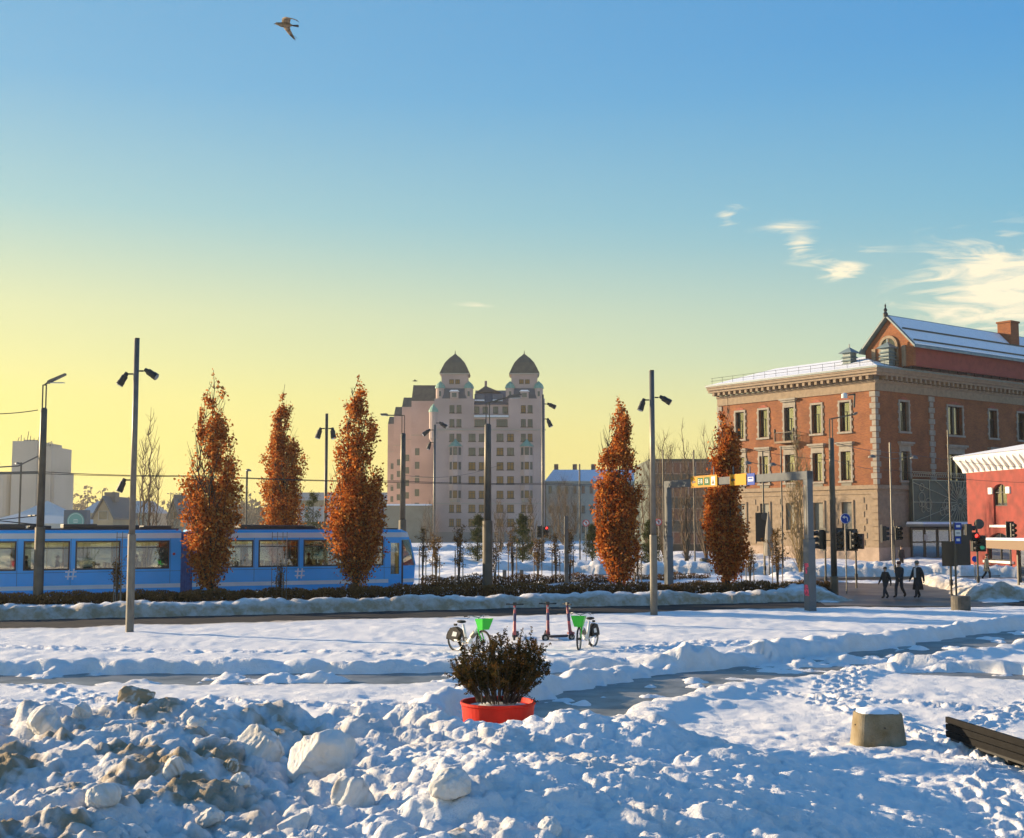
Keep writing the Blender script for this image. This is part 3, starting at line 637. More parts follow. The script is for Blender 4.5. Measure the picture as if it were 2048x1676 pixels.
# ---- red painted building at the right edge
def red_house():
    a = P(1937, 1100, 112); b = P(2048, 1100, 103); d = Vector((b.x-a.x, b.y-a.y, 0)); ang = math.atan2(d.y, d.x)
    root = empty('red_building', (a.x, a.y, 0), ang); tag(root, 'low bright red building with white bracketed cornice and snow on its roof', 'building')
    W = 22; D = 16; u = d.normalized(); n = Vector((u.y, -u.x, 0)); a0 = Vector((a.x, a.y, 0))
    def X(px, py): h_ = hit(px, py, a0, n); return (h_-a0).dot(u), h_.z
    zt = X(1945, 945)[1]
    x0, z0 = X(1987, 1012); x1, z1 = X(2013, 967)
    g0, gz = X(1975, 1122); g1, gt = X(2022, 1066)
    ops = [(x0, x1, z0-1.6, z1), (g0, g1, .6, gt)]
    ts = sorted({0, W, x0, x1, g0, g1}); zz = sorted({0, zt, *[v for o in ops for v in o[2:]]}); m = MB()
    for p, q in zip(ts[:-1], ts[1:]):
        for r_, s in zip(zz[:-1], zz[1:]):
            if not any(o[0] < (p+q)/2 < o[1] and o[2] < (r_+s)/2 < o[3] for o in ops): m.box(p, q, 0, .4, r_, s)
    m.box(0, .4, .4, D, 0, zt).box(W-.4, W, .4, D, 0, zt).box(.4, W-.4, D-.4, D, 0, zt).build('wall', REDWALL, root)
    WH = mat('white_plaster', (.74, .73, .70), .8, var=.06, scale=2)
    MB().prism([(-.9, zt+1.25), (-.9, zt+1.45), (.4, zt+1.45), (.4, zt), (-.02, zt), (-.1, zt+.3)], 0, -.6, W+.6).build('cornice', WH, root)
    bk = MB().prism([(-.75, 1.2), (-.75, 1.0), (-.1, .05), (0, .05), (0, 1.2)], 0, -.12, .12).mesh('cornice_bracket', WH)
    for j in range(22): inst('cornice_bracket', bk, root, (.3+j*.98, -.1, zt))
    MB().add([(-.9, -1.1, zt+1.45), (W+.9, -1.1, zt+1.45), (W+.9, D+.5, zt+1.45), (-.9, D+.5, zt+1.45), (2, 5, zt+2.6), (W-2, 5, zt+2.6), (W-2, D-5, zt+2.6), (2, D-5, zt+2.6)], [(0,1,5,4), (1,2,6,5), (2,3,7,6), (3,0,4,7), (4,5,6,7), (3,2,1,0)]).build('roof', SNOWCAP, root)
    for (p, q, r_, s, nm) in ((x0, x1, z0, z1, 'window'), (g0, g1, .7, gt, 'arched_window')):
        w = empty_part(nm, root, ((p+q)/2, 0, r_)); ww = q-p; h = s-r_
        MB().box(-ww/2, ww/2, .22, .24, 0, h).build('pane', GLASS_W, w)
        f = MB().box(-ww/2, -ww/2+.09, .15, .3, 0, h).box(ww/2-.09, ww/2, .15, .3, 0, h).box(-.05, .05, .16, .3, 0, h).box(-ww/2+.09, ww/2-.09, .16, .3, h*.6, h*.6+.08).box(-ww/2+.09, ww/2-.09, .16, .3, 0, .08); f.build('frame', DARKFRAME, w)
        MB().box(-ww/2, ww/2, .8, .82, 0, h).build('curtain', mat('dim_curtain', (.25, .3, .3), .8), w)
        pts = [(-ww/2-.01, h+.02)]+[(-ww/2*math.cos(math.pi*i/10), h-ww*.28+ww*.28*math.sin(math.pi*i/10)) for i in range(11)]+[(ww/2+.01, h+.02)]
        MB().prism(pts, 1, -.004, .3).build('arch_infill', REDWALL, w)
        MB().box(-ww/2-.35, ww/2+.35, -.25, .1, -.22-(1.6 if nm == 'window' else 0), -.02-(1.6 if nm == 'window' else 0)).build('sill', WH, w)
        if nm == 'window':
            MB().box(-ww/2, ww/2, .15, .3, -1.6, -.02).build('apron', REDWALL, w)
            for sx in (-1, 1): MB().box(sx*(ww/2+.32)-.3, sx*(ww/2+.32)+.3, -.14, .0, h*.55, h*.85).build('white_block', WH, w)
red_house()

# ---- tall pink warehouse with twin towers
def warehouse():
    Y = 270; k = Y/F
    PINK = mat('pink_render', (.44, .33, .29), .85, var=.13, scale=.16, detail=9, bump=.01, bscale=2); ROOFM = mat('brown_roof_tile', (.115, .095, .065), .7, var=.2, scale=1.0); TRIM = mat('stone_trim', (.36, .31, .26), .8)
    X = lambda px: (px-CX)*k*1.0
    Z = lambda py: P(980, py, Y).z
    root = empty('twin_tower_building', (0, Y, 0)); tag(root, 'tall pink ten storey building with two domed roof towers', 'building')
    x0, x1 = X(868), X(1090); zt = Z(797); D = 42
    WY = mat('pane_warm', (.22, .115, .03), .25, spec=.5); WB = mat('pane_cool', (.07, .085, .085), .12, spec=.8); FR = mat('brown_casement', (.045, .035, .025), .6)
    ca, cb = X(948), X(1017); zc = Z(836)
    MB().box(x0, ca, 0, D, 0, zt).box(cb, x1, 0, D, 0, zt).box(ca, cb, .0, D, 0, zc).build('wall', PINK, root)
    MB().box(x0-.15, x1+.15, -.2, 0, Z(861), Z(858)).box(x0-.1, x1+.1, -.12, 0, Z(1008), Z(1006)).build('string_course', TRIM, root)
    MB().box(x0-.1, x1+.1, -.15, 0, 0, 2.2).build('plinth', mat('plinth_grey', (.25, .22, .19), .8), root)
    def win(cx, py, w, h, n=2):
        z = Z(py); wd = w*k; hh = h*k
        o = empty_part('window', root, (cx, 0, z-hh/2))
        m = MB().box(-wd/2-.14, wd/2+.14, -.10, .0, -.16, 0).box(-wd/2, -wd/2+.10, -.09, -.0, 0, hh).box(wd/2-.10, wd/2, -.09, -.0, 0, hh).box(-wd/2+.1, wd/2-.1, -.09, 0, hh-.1, hh).box(-wd/2+.1, wd/2-.1, -.09, 0, 0, .1).box(-wd/2+.1, wd/2-.1, -.08, 0, hh*.62, hh*.62+.09)
        for j in range(1, n): m.box(-wd/2+wd*j/n-.06, -wd/2+wd*j/n+.06, -.085, 0, .1, hh-.1)
        m.build('frame', FR, o)
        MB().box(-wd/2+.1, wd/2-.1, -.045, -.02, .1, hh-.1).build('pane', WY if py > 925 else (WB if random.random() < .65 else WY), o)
    rows = [818, 846, 875, 903, 932, 960, 989, 1017, 1045]
    for i, py in enumerate(rows):
        for a, b in ((903.5, 917.5), (1046.8, 1060.3)):
            if 3 <= i <= 6: continue
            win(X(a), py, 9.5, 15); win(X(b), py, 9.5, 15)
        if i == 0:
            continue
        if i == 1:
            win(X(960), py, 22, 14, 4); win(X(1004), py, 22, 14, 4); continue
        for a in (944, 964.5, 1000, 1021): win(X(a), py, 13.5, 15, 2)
    # oriels
    for c in (910.7, 1053.5):
        a, b = X(c-13), X(c+13); z0, z1 = Z(998), Z(893); o = empty_part('oriel', root, (0, 0, 0)); pr = 1.1
        MB().prism([(a, 0), (a+.9, -pr), (b-.9, -pr), (b, 0)], 2, z0, z1).build('oriel_wall', PINK, o)
        MB().prism([(a+.3, 0), (a+1.0, -pr*.8), (b-1.0, -pr*.8), (b-.3, 0)], 2, z0-.7, z0).build('corbel', TRIM, o)
        m = MB(); m.add([(a-.2, .0, z1), (a+.8, -pr-.25, z1), (b-.8, -pr-.25, z1), (b+.2, 0, z1), ((a+b)/2, -.0, z1+1.7)], [(0,1,4), (1,2,4), (2,3,4), (3,2,1,0)]); m.build('oriel_roof', COPPER, o)
        for py in rows[3:7]:
            z = Z(py)-.8
            for cx, w in (((a+b)/2, .95),):
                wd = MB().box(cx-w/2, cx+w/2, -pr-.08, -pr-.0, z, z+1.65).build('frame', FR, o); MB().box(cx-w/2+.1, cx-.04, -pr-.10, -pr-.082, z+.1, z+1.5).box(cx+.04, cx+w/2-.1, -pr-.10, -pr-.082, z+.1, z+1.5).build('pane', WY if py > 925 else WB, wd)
            for sx, ex in ((a, a+.9), (b, b-.9)):
                p, q = Vector((sx, 0, z)), Vector((ex, -pr, z)); dd = (q-p); nrm = Vector((dd.y, -dd.x, 0)).normalized()
                if nrm.y > 0: nrm = -nrm
                c0, c1 = p+dd*.25+nrm*.03, p+dd*.8+nrm*.03
                MB().add([c0, c1, c1+Vector((0,0,1.65)), c0+Vector((0,0,1.65)), c0+nrm*.04, c1+nrm*.04, c1+nrm*.04+Vector((0,0,1.65)), c0+nrm*.04+Vector((0,0,1.65))], [(0,1,2,3), (4,7,6,5), (0,4,5,1), (3,2,6,7), (0,3,7,4), (1,5,6,2)]).build('side_pane', WB, o)
    # recessed centre: loggia storey and sloping roof with dormers
    MB().box(ca, cb, 1.6, 2.0, zc, Z(808)).build('attic_wall', PINK, root)
    MB().box(ca-.2, cb+.2, -.35, 1.6, zc, zc+.25).build('ledge', TRIM, root); MB().box(ca, cb, -.2, 1.5, zc+.25, zc+.55).build('ledge_snow', SNOWCAP, root)
    for c in (953, 970, 991, 1010):
        o = MB().box(X(c)-.55, X(c)+.55, 1.5, 1.6, Z(826), Z(812)).build('window', FR, root); MB().box(X(c)-.45, X(c)-.05, 1.46, 1.5, Z(825), Z(813)).box(X(c)+.05, X(c)+.45, 1.46, 1.5, Z(825), Z(813)).build('pane', WB, o)
    MB().add([(ca, 1.2, Z(808)), (cb, 1.2, Z(808)), (cb, 9, Z(772)), (ca, 9, Z(772)), (ca, 20, Z(772)), (cb, 20, Z(772)), (ca, 20, Z(808)), (cb, 20, Z(808))], [(0,1,2,3), (3,2,5,4), (0,3,4,6), (1,7,5,2), (0,6,7,1), (4,5,7,6)]).build('roof', mat('slate_roof', (.10, .10, .11), .6, var=.2, scale=.8), root)
    m = MB().prism([(X(950), Z(777)), (X(1000), Z(777)), (X(969), Z(764))], 1, 7.4, 19); m.build('cross_gable', mat('slate_roof', ()), root)
    MB().box(X(967), X(972), 9, 10, Z(770), Z(752)).build('chimney', PINK, root)
    for c in (958, 995): MB().box(X(c)-1.1, X(c)+1.1, 2.6, 6, Z(797), Z(786)).build('dormer', mat('slate_blue', (.09, .11, .15), .5), root); MB().box(X(c)-1.1, X(c)+1.1, 2.2, 3.1, Z(800), Z(797)).build('roof_snow', SNOWCAP, root)
    for c in (908, 1049):
        t = empty_part('tower', root, (X(c), 2.6, 0)); w = 2.85
        sk = [(4.6, zt), (4.4, zt+.3), (3.55, Z(776))]
        MB().lathe(sk, 4, rot=math.pi/4, sx=.98, sy=.75).build('tower_skirt', mat('slate_roof', ()), t)
        MB().box(-w, w, -1.7, 4.0, zt-.2, Z(748)).build('tower_wall', PINK, t)
        MB().box(-w-.35, w+.35, -2.05, 4.35, Z(748), Z(745.5)).build('tower_cornice', TRIM, t)
        zb = Z(745.5)
        MB().lathe([(4.7, zb), (4.35, zb+.55), (3.85, zb+1.35), (3.05, zb+2.5), (1.75, zb+3.6), (.85, zb+4.15), (.14, Z(703)), (.08, Z(698)), (.0, Z(695))], 4, (0, 1.15, 0), rot=math.pi/4, sy=.9).build('domed_roof', ROOFM, t)
        for sx in (-.65, .65):
            o = MB().box(sx-.5, sx+.5, -1.78, -1.7, Z(767), Z(758)).build('window', FR, t); MB().box(sx-.4, sx-.05, -1.82, -1.78, Z(766), Z(759)).box(sx+.05, sx+.4, -1.82, -1.78, Z(766), Z(759)).build('pane', WY, o)
        dm = MB().box(-.9, .9, -2.9, -1.0, zt, Z(783)).build('dormer', PINK, t); MB().box(-.5, .5, -2.96, -2.9, zt+.25, Z(786)).build('pane', WB, dm); MB().prism([(-1.1, Z(783)), (1.1, Z(783)), (.7, Z(780)), (-.7, Z(780))], 1, -3.0, -1.0).build('dormer_roof', SNOWCAP, dm)
        for sx in (-3.1, 3.1):
            tu = MB().lathe([(.95, 0), (.95, Z(776)-zt)], 10, (sx, -1.6, zt)).build('turret', PINK, t)
            MB().lathe([(1.15, 0), (1.1, .3), (.85, .9), (.4, 1.3), (.05, 1.6), (0, 1.8)], 10, (sx, -1.6, Z(776))).build('turret_dome', COPPER, tu)
            MB().box(sx-.22, sx+.22, -2.58, -2.5, zt+.5, zt+1.6).build('pane', WB, tu)
    # corner turret on the left edge and stepped wings behind
    tu = MB().lathe([(.0, 0), (.9, 1.2), (1.05, 1.4), (1.05, Z(824)-Z(890))], 10, (x0-.1, .6, Z(890))).build('corner_turret', PINK, root); MB().lathe([(1.2, 0), (1.1, .5), (.6, 1.4), (.05, 1.9)], 10, (x0-.1, .6, Z(824))).build('turret_dome', COPPER, tu)
    for (a, b, top, dy, rh) in ((822, 869, 768, 14, 13), (803, 824, 793, 40, 8), (787, 806, 812, 62, 7), (775, 790, 832, 84, 6)):
        Yw = Y+dy; kk = Yw/F; xa, xb = (a-CX)*kk, (b-CX)*kk+dy*.25; zz = P(980, top, Yw).z; zr = P(980, top+rh*2.6, Yw).z
        w = empty_part('wing', root, (0, dy, 0))
        MB().box(xa, xb, 0, 24, 0, zr).build('wing_wall', PINK, w)
        MB().add([(xa, 0, zr), (xb, 0, zr), (xb, 24, zr), (xa, 24, zr), (xa+.2, 2.5, zz), (xb, 2.5, zz), (xb, 22, zz), (xa+.2, 22, zz)], [(0,1,5,4), (1,2,6,5), (2,3,7,6), (3,0,4,7), (4,5,6,7), (3,2,1,0)]).build('wing_roof', ROOFM, w)
        for zq in range(6): MB().box(xa+.9, xa+1.9, -.06, 0, 4+zq*3.1, 5.6+zq*3.1).build('pane', WB, w)
        for zq in (.45, .75): MB().box(xa-.05, xb, -.1, 0, zr*zq, zr*zq+.25).build('wing_band', TRIM, w)
    MB().box(X(775), X(868), -6, -1, 0, Z(1012)).build('loading_annex', mat('annex_grey', (.25, .22, .16), .8, var=.1, scale=.4), root)
    MB().box(X(780), X(866), -6.4, -1, Z(1012), Z(1009)).build('annex_snow', SNOWCAP, root)
warehouse()

# ---- simpler buildings behind
def block(name, label, px0, px1, pt, Y, D, wallc, roofc, rows, cols, roof_h=2.5, base=0, winc=(.10, .10, .09), chim=0, hip=2.0, winw=.9, winh=1.6, arch=False):
    k = Y/F; x0, x1 = (px0-CX)*k, (px1-CX)*k; zt = P(980, pt, Y).z
    root = empty(name, (x0, Y, base)); W = x1-x0; tag(root, label, 'building')
    MB().box(0, W, 0, D, 0, zt).build('wall', wallc, root)
    MB().box(-.25, W+.25, -.25, 0, zt-.3, zt).build('eaves', wallc, root)
    if roof_h: MB().add([(-.3, -.3, zt), (W+.3, -.3, zt), (W+.3, D+.3, zt), (-.3, D+.3, zt), (hip, D*.4, zt+roof_h), (W-hip, D*.4, zt+roof_h), (W-hip, D*.6, zt+roof_h), (hip, D*.6, zt+roof_h)], [(0,1,5,4), (1,2,6,5), (2,3,7,6), (3,0,4,7), (4,5,6,7), (3,2,1,0)]).build('roof', roofc, root)
    gm = mat('far_pane', winc, .1, spec=.9); fm = MB().box(-winw/2, winw/2, -.07, 0, 0, winh).mesh('window', mat('far_frame', (.3, .28, .24), .7)); pm = MB().box(-winw/2+.12, winw/2-.12, -.10, -.072, .12, winh-.12).mesh('pane', gm)
    for r_ in range(rows):
        for c in range(cols):
            o = inst('window', fm, root, (W*(c+.5)/cols, 0, zt*(r_+.35)/rows)); inst('pane', pm, o)
    for j in range(chim): MB().box(W*(j+.6)/(chim+.2)-.5, W*(j+.6)/(chim+.2)+.5, D*.45, D*.55, zt+roof_h*.6, zt+roof_h+1.4).build('chimney', mat('chimney_brick', (.25, .13, .09), .8), root)
    return root
CREAM = mat('cream_plaster', (.50, .45, .36), .85, var=.05, scale=.3)
block('pale_building', 'long pale plastered building with snowy hipped roof and row of chimneys', 1092, 1290, 962, 300, 16, CREAM, SNOWCAP, 3, 12, 3.0, chim=5, winh=2.0)
block('modern_building', 'dark grey green modern block behind bare trees', 1300, 1452, 918, 170, 22, mat('grey_green_cladding', (.085, .105, .085), .8, var=.15, scale=.3), mat('flat_dark_roof', (.1, .1, .1), .7), 4, 10, 0, winc=(.06, .08, .09), winw=1.1, winh=1.7)
# grain silo, left
def silo():
    Y = 430; k = Y/F; x = lambda px: (px-CX)*k; Z = lambda py: P(300, py, Y).z
    CON = mat('silo_concrete', (.36, .33, .28), .9, var=.06, scale=.08, bump=.05, bscale=1)
    root = empty('grain_silo', (0, Y, 0)); tag(root, 'tall hazy concrete grain silo with antennas on its roof', 'silo')
    MB().box(x(23), x(72), 0, 24, 0, Z(882)).build('tower_block', CON, root)
    MB().box(x(72), x(97), 2, 22, 0, Z(892)).build('stair_block', CON, root)
    MB().box(x(-70), x(23), 4, 26, 0, Z(948)).build('lower_block', CON, root); MB().box(x(97), x(103), 3, 22, 0, Z(942)).build('lower_block', CON, root)
    cyl = MB().lathe([(2.6, 0), (2.6, Z(945))], 14).mesh('silo_cell', CON)
    for j in range(5): inst('silo_cell', cyl, root, (x(-60)+j*5.2, 3.8, 0))
    for j, px in enumerate((24, 31, 37, 43, 50, 57, 64, 71, 78, 90)):
        h = (1.6, 2.4, 1.4, 3.6, 2.0, 1.3, 1.7, 2.6, 1.2, 2.0)[j]; zb = Z(882) if px < 73 else Z(892); MB().tube([(x(px), 4, zb), (x(px)+(.5 if j % 3 == 0 else 0), 4, zb+h)], .12, 5).build('antenna', IRON, root)
    for px in (42, 54): MB().box(x(px)-1, x(px)+1, 4, 7, Z(882), Z(878)).build('roof_cabin', CON, root)
    MB().torus((x(92), 3, Z(889)), (0, 1, 0), 1.0, .15, 14, 5).build('dish', CON, root)
    for q in range(7): MB().box(x(79), x(84), 1.9, 2, 6+q*3.6, 7.6+q*3.6).build('window', mat('far_pane', ()), root)
silo()
def tent(px, py, w, h, Y, label):
    p = P(px, py, Y); o = empty('marquee', (p.x, p.y, 0)); tag(o, label, 'tent'); zt = p.z
    MB().lathe([(w*.72, zt-h), (w*.30, zt-h*.55), (.15, zt)], 4, rot=math.pi/4).build('canvas', mat('tent_canvas', (.55, .57, .55), .7), o)
    MB().box(-w*.5, w*.5, -w*.5, w*.5, 0, zt-h).build('side_wall', mat('tent_wall', (.45, .44, .38), .8), o)
tent(95, 1002, 19, 4.5, 250, 'pale pointed marquee roof beside the grain silo')
def gabled(px0, px1, pp, pe, Y, label, cat='house'):
    k = Y/F; xa, xb = (px0-CX)*k, (px1-CX)*k; zt = P(200, pp, Y).z; ze = max(1.0, P(200, pe, Y).z); o = empty('gabled_house', ((xa+xb)/2, Y, 0)); tag(o, label, cat); w = (xb-xa)/2
    MB().prism([(-w*.86, 0), (w*.86, 0), (w*.86, ze), (0, zt-.3), (-w*.86, ze)], 1, 0, 12).build('wall', mat('ochre_boards', (.33, .27, .17), .8, var=.1, scale=.5), o)
    for s in (-1, 1): MB().add([(s*w, -.6, ze-.4), (0, -.6, zt), (0, 12.6, zt), (s*w, 12.6, ze-.4), (s*w, -.6, ze-.1), (0, -.6, zt+.35), (0, 12.6, zt+.35), (s*w, 12.6, ze-.1)], [(0,1,2,3), (4,7,6,5), (0,4,5,1), (3,2,6,7), (0,3,7,4), (1,5,6,2)]).build('roof', mat('dark_shingle', (.12, .13, .13), .7), o)
    MB().box(-.9, .9, 3, 5, zt-.5, zt+1.0).build('chimney', mat('far_chimney', (.2, .17, .14), .8), o)
    f = MB().box(-.8, .8, -.08, 0, ze*.9, ze*.9+1.5).build('window', mat('far_frame', ()), o); MB().box(-.65, .65, -.1, -.082, ze*.9+.12, ze*.9+1.38).build('pane', mat('far_pane', ()), o)
gabled(186, 232, 996, 1034, 200, 'steep gabled house with dark roof behind the tram')
gabled(336, 362, 1000, 1034, 210, 'small steep gabled house beyond the bare poplar')
block('long_shed', 'long low shed with pale roof behind the gabled house', 165, 300, 1026, 260, 14, mat('shed_wall', (.34, .31, .22), .8), mat('shed_roof', (.42, .45, .45), .7), 1, 9, 2.6, hip=1.5)
block('flat_hall', 'wide flat grey hall far behind the orange trees', 596, 790, 985, 420, 30, mat('hall_grey', (.35, .37, .38), .8), mat('hall_roof', (.3, .3, .3), .8), 2, 14, 0, winw=2.5, winh=2.2)
def billboard():
    Y = 120; p0, p1 = P(126, 1056, Y), P(177, 1020, Y); o = empty('billboard', (p0.x, Y, 0)); W = p1.x-p0.x; zt = p1.z; tag(o, 'dark tapered sign box with round green emblem behind the tram', 'sign')
    MB().prism([(0, .3), (W, .3), (W*.93, zt), (W*.02, zt)], 1, 0, 1.0).build('board', mat('slate_panel', (.10, .12, .14), .6), o)
    MB().lathe([(.82, 0), (.82, .02)], 28).build('emblem_disc', mat('emblem_green', (.16, .34, .28), .6), o).matrix_local = Matrix.Translation((W*.5, -.002, zt-1.05)) @ Matrix.Rotation(R(90), 4, 'X')
    e = MB().torus((W*.5, -.03, zt-1.05), (0, 1, 0), .70, .018, 28, 4)
    for j, q in enumerate((.14, -.0, -.14)): e.box(W*.5-.26+.06*abs(j-1), W*.5+.26-.06*abs(j-1), -.04, -.03, zt-1.05+q-.025, zt-1.05+q+.025)
    e.build('emblem_mark', mat('emblem_white', (.6, .66, .6), .6), o)
billboard()
# ================================================================== VEGETATION
BARK = mat('dark_bark', (.05, .04, .03), .9, var=.3, scale=6); TWIG = mat('twig_bark', (.13, .09, .055), .9, var=.25, scale=4)
RUST = leaf_mat('rust_leaves', [(0, (.16, .036, .011)), (.3, (.36, .088, .018)), (.6, (.58, .17, .032)), (.85, (.64, .26, .06)), (1, (.50, .28, .09))], .45)
OLIVE = leaf_mat('pine_needles', [(0, (.02, .03, .012)), (.6, (.06, .075, .025)), (1, (.12, .11, .04))], .2)
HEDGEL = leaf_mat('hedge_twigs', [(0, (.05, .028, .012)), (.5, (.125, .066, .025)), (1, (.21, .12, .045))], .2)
SAPL = leaf_mat('sapling_leaves', [(0, (.07, .035, .014)), (.55, (.18, .095, .03)), (1, (.22, .16, .06))], .3)
YEW = leaf_mat('shrub_leaves', [(0, (.022, .024, .012)), (.45, (.055, .05, .018)), (.75, (.11, .065, .02)), (1, (.15, .07, .02))], .25)
def leaf_mesh(name, pts, sizes, material, rs, aspect=.6, upright=None, bias=None):
    n = len(pts); a = rs.normal(size=(n, 3)); 
    if upright is not None: a = a*.6+np.array(upright)
    a /= np.linalg.norm(a, axis=1)[:, None]; b = np.cross(a, rs.normal(size=(n, 3))); b /= np.linalg.norm(b, axis=1)[:, None]; c = np.cross(a, b)
    s = sizes[:, None]; bend = c*s*.18
    v = np.stack([pts-a*s*.5, pts+b*s*aspect*.5+bend, pts+a*s*.5, pts-b*s*aspect*.5+bend], 1).reshape(-1, 3)
    me = bpy.data.meshes.new(name); me.vertices.add(4*n); me.vertices.foreach_set('co', v.ravel()); q = np.arange(4*n)
    me.loops.add(4*n); me.loops.foreach_set('vertex_index', q); me.polygons.add(n); me.polygons.foreach_set('loop_start', q[::4]); me.update(); me.validate()
    r = rs.uniform(size=n) if bias is None else np.clip(bias+rs.normal(size=n)*.22, 0, 1)
    me.attributes.new('rnd', 'FLOAT', 'POINT').data.foreach_set('value', np.repeat(r, 4).astype(np.float32)); me.materials.append(material); return me
def grow(rs, base, H, prof, n_lead, n_br, wig=.10):
    """upright limbs for a column-shaped tree: list of (points, radii); prof(t) = crown half width at height fraction t"""
    out = []
    for l in range(n_lead):
        ang = 2*math.pi*(l+rs.uniform(-.3, .3))/n_lead; top = H*(1 if l == 0 else rs.uniform(.62, .95)); pts = []; n = 12
        for i in range(n+1):
            t = i/n; z = .15+t*(top-.15); w = (0 if l == 0 else .55)*prof(min(.98, z/H))*min(1, t*3.0)
            pts.append(Vector((math.cos(ang)*w+rs.normal()*wig*t, math.sin(ang)*w+rs.normal()*wig*t, z)))
        r0 = .035*H**.5*(1.0 if l == 0 else .6); out.append((pts, [max(.012, r0*(1-.93*i/n)) for i in range(n+1)]))
        for _ in range(n_br):
            i = rs.randint(1, n); p = pts[i]; a2 = rs.uniform(0, 6.28); tt = p.z/H; L = (.5+.6*rs.uniform())*max(.25, prof(min(.98, tt+.06)))*1.25; rise = L*rs.uniform(1.2, 2.4)
            for _t in range(6):
                q = [p+Vector((math.cos(a2)*L*s_**.8, math.sin(a2)*L*s_**.8, rise*s_**1.15)) for s_ in (0, .33, .66, 1)]
                if all(math.hypot(v.x, v.y) <= float(prof(min(.99, v.z/H)))*1.04+.03 and v.z < H*.99 for v in q[1:]): break
                L *= .68; rise *= .8
            else: continue
            q = [v+Vector((rs.normal()*.03, rs.normal()*.03, 0))*min(1, i_) for i_, v in enumerate(q)]
            out.append((q, [.022, .016, .011, .006]))
    return out
def column_tree(name, label, px, pyb, Y, pyt, hw, seed, nleaf, group, skew=None, low=.06, dens_pow=1.0):
    rs = np.random.RandomState(seed); p = P(px, pyb, Y); H = P(px, pyt, Y).z; k = Y/F
    def prof(t):   # half width in metres; hw: list of (t, px)
        return np.interp(t, [a for a, b in hw], [b*k for a, b in hw])
    root = empty(name, (p.x, Y, 0)); tag(root, label, 'tree', group)
    limbs = grow(rs, None, H, prof, 5, 34)
    m = MB(); m.tube([(0, 0, -.2), (.02, 0, H*.12), (0, .02, H*.3)], [.17, .14, .10], 8); m.build('trunk', BARK, root, smooth=True)
    m = MB()
    for pts, rad in limbs: m.tube(pts, rad, 5, cap=False)
    m.build('limbs', BARK, root, smooth=True)
    P_, S_, B_ = [], [], []
    L = [(pts, rad) for pts, rad in limbs]
    wts = np.array([sum((b-a).length for a, b in zip(pts[:-1], pts[1:])) for pts, _ in L]); wts /= wts.sum()
    cl = rs.choice(len(L), size=nleaf*2//9, p=wts)
    for ci in cl:
        pts = L[ci][0]; u = rs.uniform(.12, 1)*(len(pts)-1); i = min(int(u), len(pts)-2); c = pts[i].lerp(pts[i+1], u-i); t = c.z/H
        if t < low: continue
        a_ = math.atan2(c.y, c.x)
        gap = float(vnoise(np.array([a_*1.3+seed*3.1]), np.array([c.z*.95]), seed)[0])*.6+float(vnoise(np.array([c.x*2.2+50]), np.array([c.z*2.4]), seed+5)[0])*.4
        if gap < .30+.27*max(0, (t-.2)/.8)**dens_pow: continue
        tone = np.clip(.5+rs.normal()*.22, 0, 1)
        n = 9; sp = .09+.13*(1-t)
        P_.append(np.array(c)+rs.normal(size=(n, 3))*np.array([sp, sp, sp*1.5])); B_ += [tone]*n
    Q = np.concatenate(P_); an = np.arctan2(Q[:, 1], Q[:, 0])
    ed = .42+.85*vnoise(an*1.4+9, Q[:, 2]*.9, seed+9)+.25*(vnoise(an*4, Q[:, 2]*3, seed+19)-.5)
    w = prof(np.clip(Q[:, 2]/H, 0, 1))*ed*1.24+.05; r = np.hypot(Q[:, 0], Q[:, 1]); s_ = np.minimum(1, w/np.maximum(r, 1e-3)); keep = s_ > .72
    Q[:, 0] *= s_; Q[:, 1] *= s_; Q = Q[keep]; B_ = np.array(B_)[keep]; P_ = Q; S_ = rs.uniform(.10, .22, len(Q))
    if skew: pass
    inst('crown', leaf_mesh('crown', np.array(P_), np.array(S_), RUST, rs, .62, bias=np.array(B_)), root)
    # bare shoots standing out of the top
    m = MB()
    for j in range(16):
        a = rs.uniform(0, 6.28); t = rs.uniform(.55, .93); w = prof(t)*rs.uniform(.2, .85); z = H*t; m.tube([(math.cos(a)*w, math.sin(a)*w, z), (math.cos(a)*w*1.08, math.sin(a)*w*1.08, z+rs.uniform(.3, .6))], [.008, .003], 4, cap=False)
    m.build('bare_shoots', BARK, root)
GR = 'russet columnar trees along the tram line'
column_tree('columnar_oak', 'broad russet columnar oak with forked crown in front of the tram', 420, 1200, 60.5, 740, [(0, 18), (.06, 34), (.2, 55), (.35, 62), (.5, 58), (.62, 54), (.68, 50), (.78, 36), (.88, 26), (.95, 15), (1, 3)], 11, 15000, GR)
column_tree('columnar_oak', 'russet columnar oak standing behind the blue tram', 563, 1190, 78, 768, [(0, 20), (.15, 42), (.3, 47), (.45, 46), (.6, 42), (.75, 32), (.88, 20), (.96, 13), (1, 3)], 12, 13000, GR)
column_tree('columnar_oak', 'russet columnar oak in the hedge before the front end of the tram', 712, 1200, 63, 752, [(0, 15), (.07, 34), (.2, 56), (.33, 64), (.42, 66), (.55, 54), (.7, 46), (.82, 36), (.92, 22), (1, 4)], 13, 15000, GR)
column_tree('columnar_oak', 'dense dark orange columnar oak beside the tall spotlight mast', 1238, 1195, 65.2, 797, [(0, 12), (.07, 26), (.2, 46), (.4, 50), (.6, 47), (.75, 42), (.86, 34), (.93, 20), (1, 3)], 14, 16000, GR, dens_pow=2.0)
column_tree('columnar_oak', 'slim orange columnar oak under the yellow direction signs', 1455, 1190, 67.5, 795, [(0, 10), (.07, 24), (.2, 42), (.35, 44), (.5, 36), (.6, 28), (.75, 30), (.9, 22), (1, 5)], 15, 15000, GR, dens_pow=2.0)

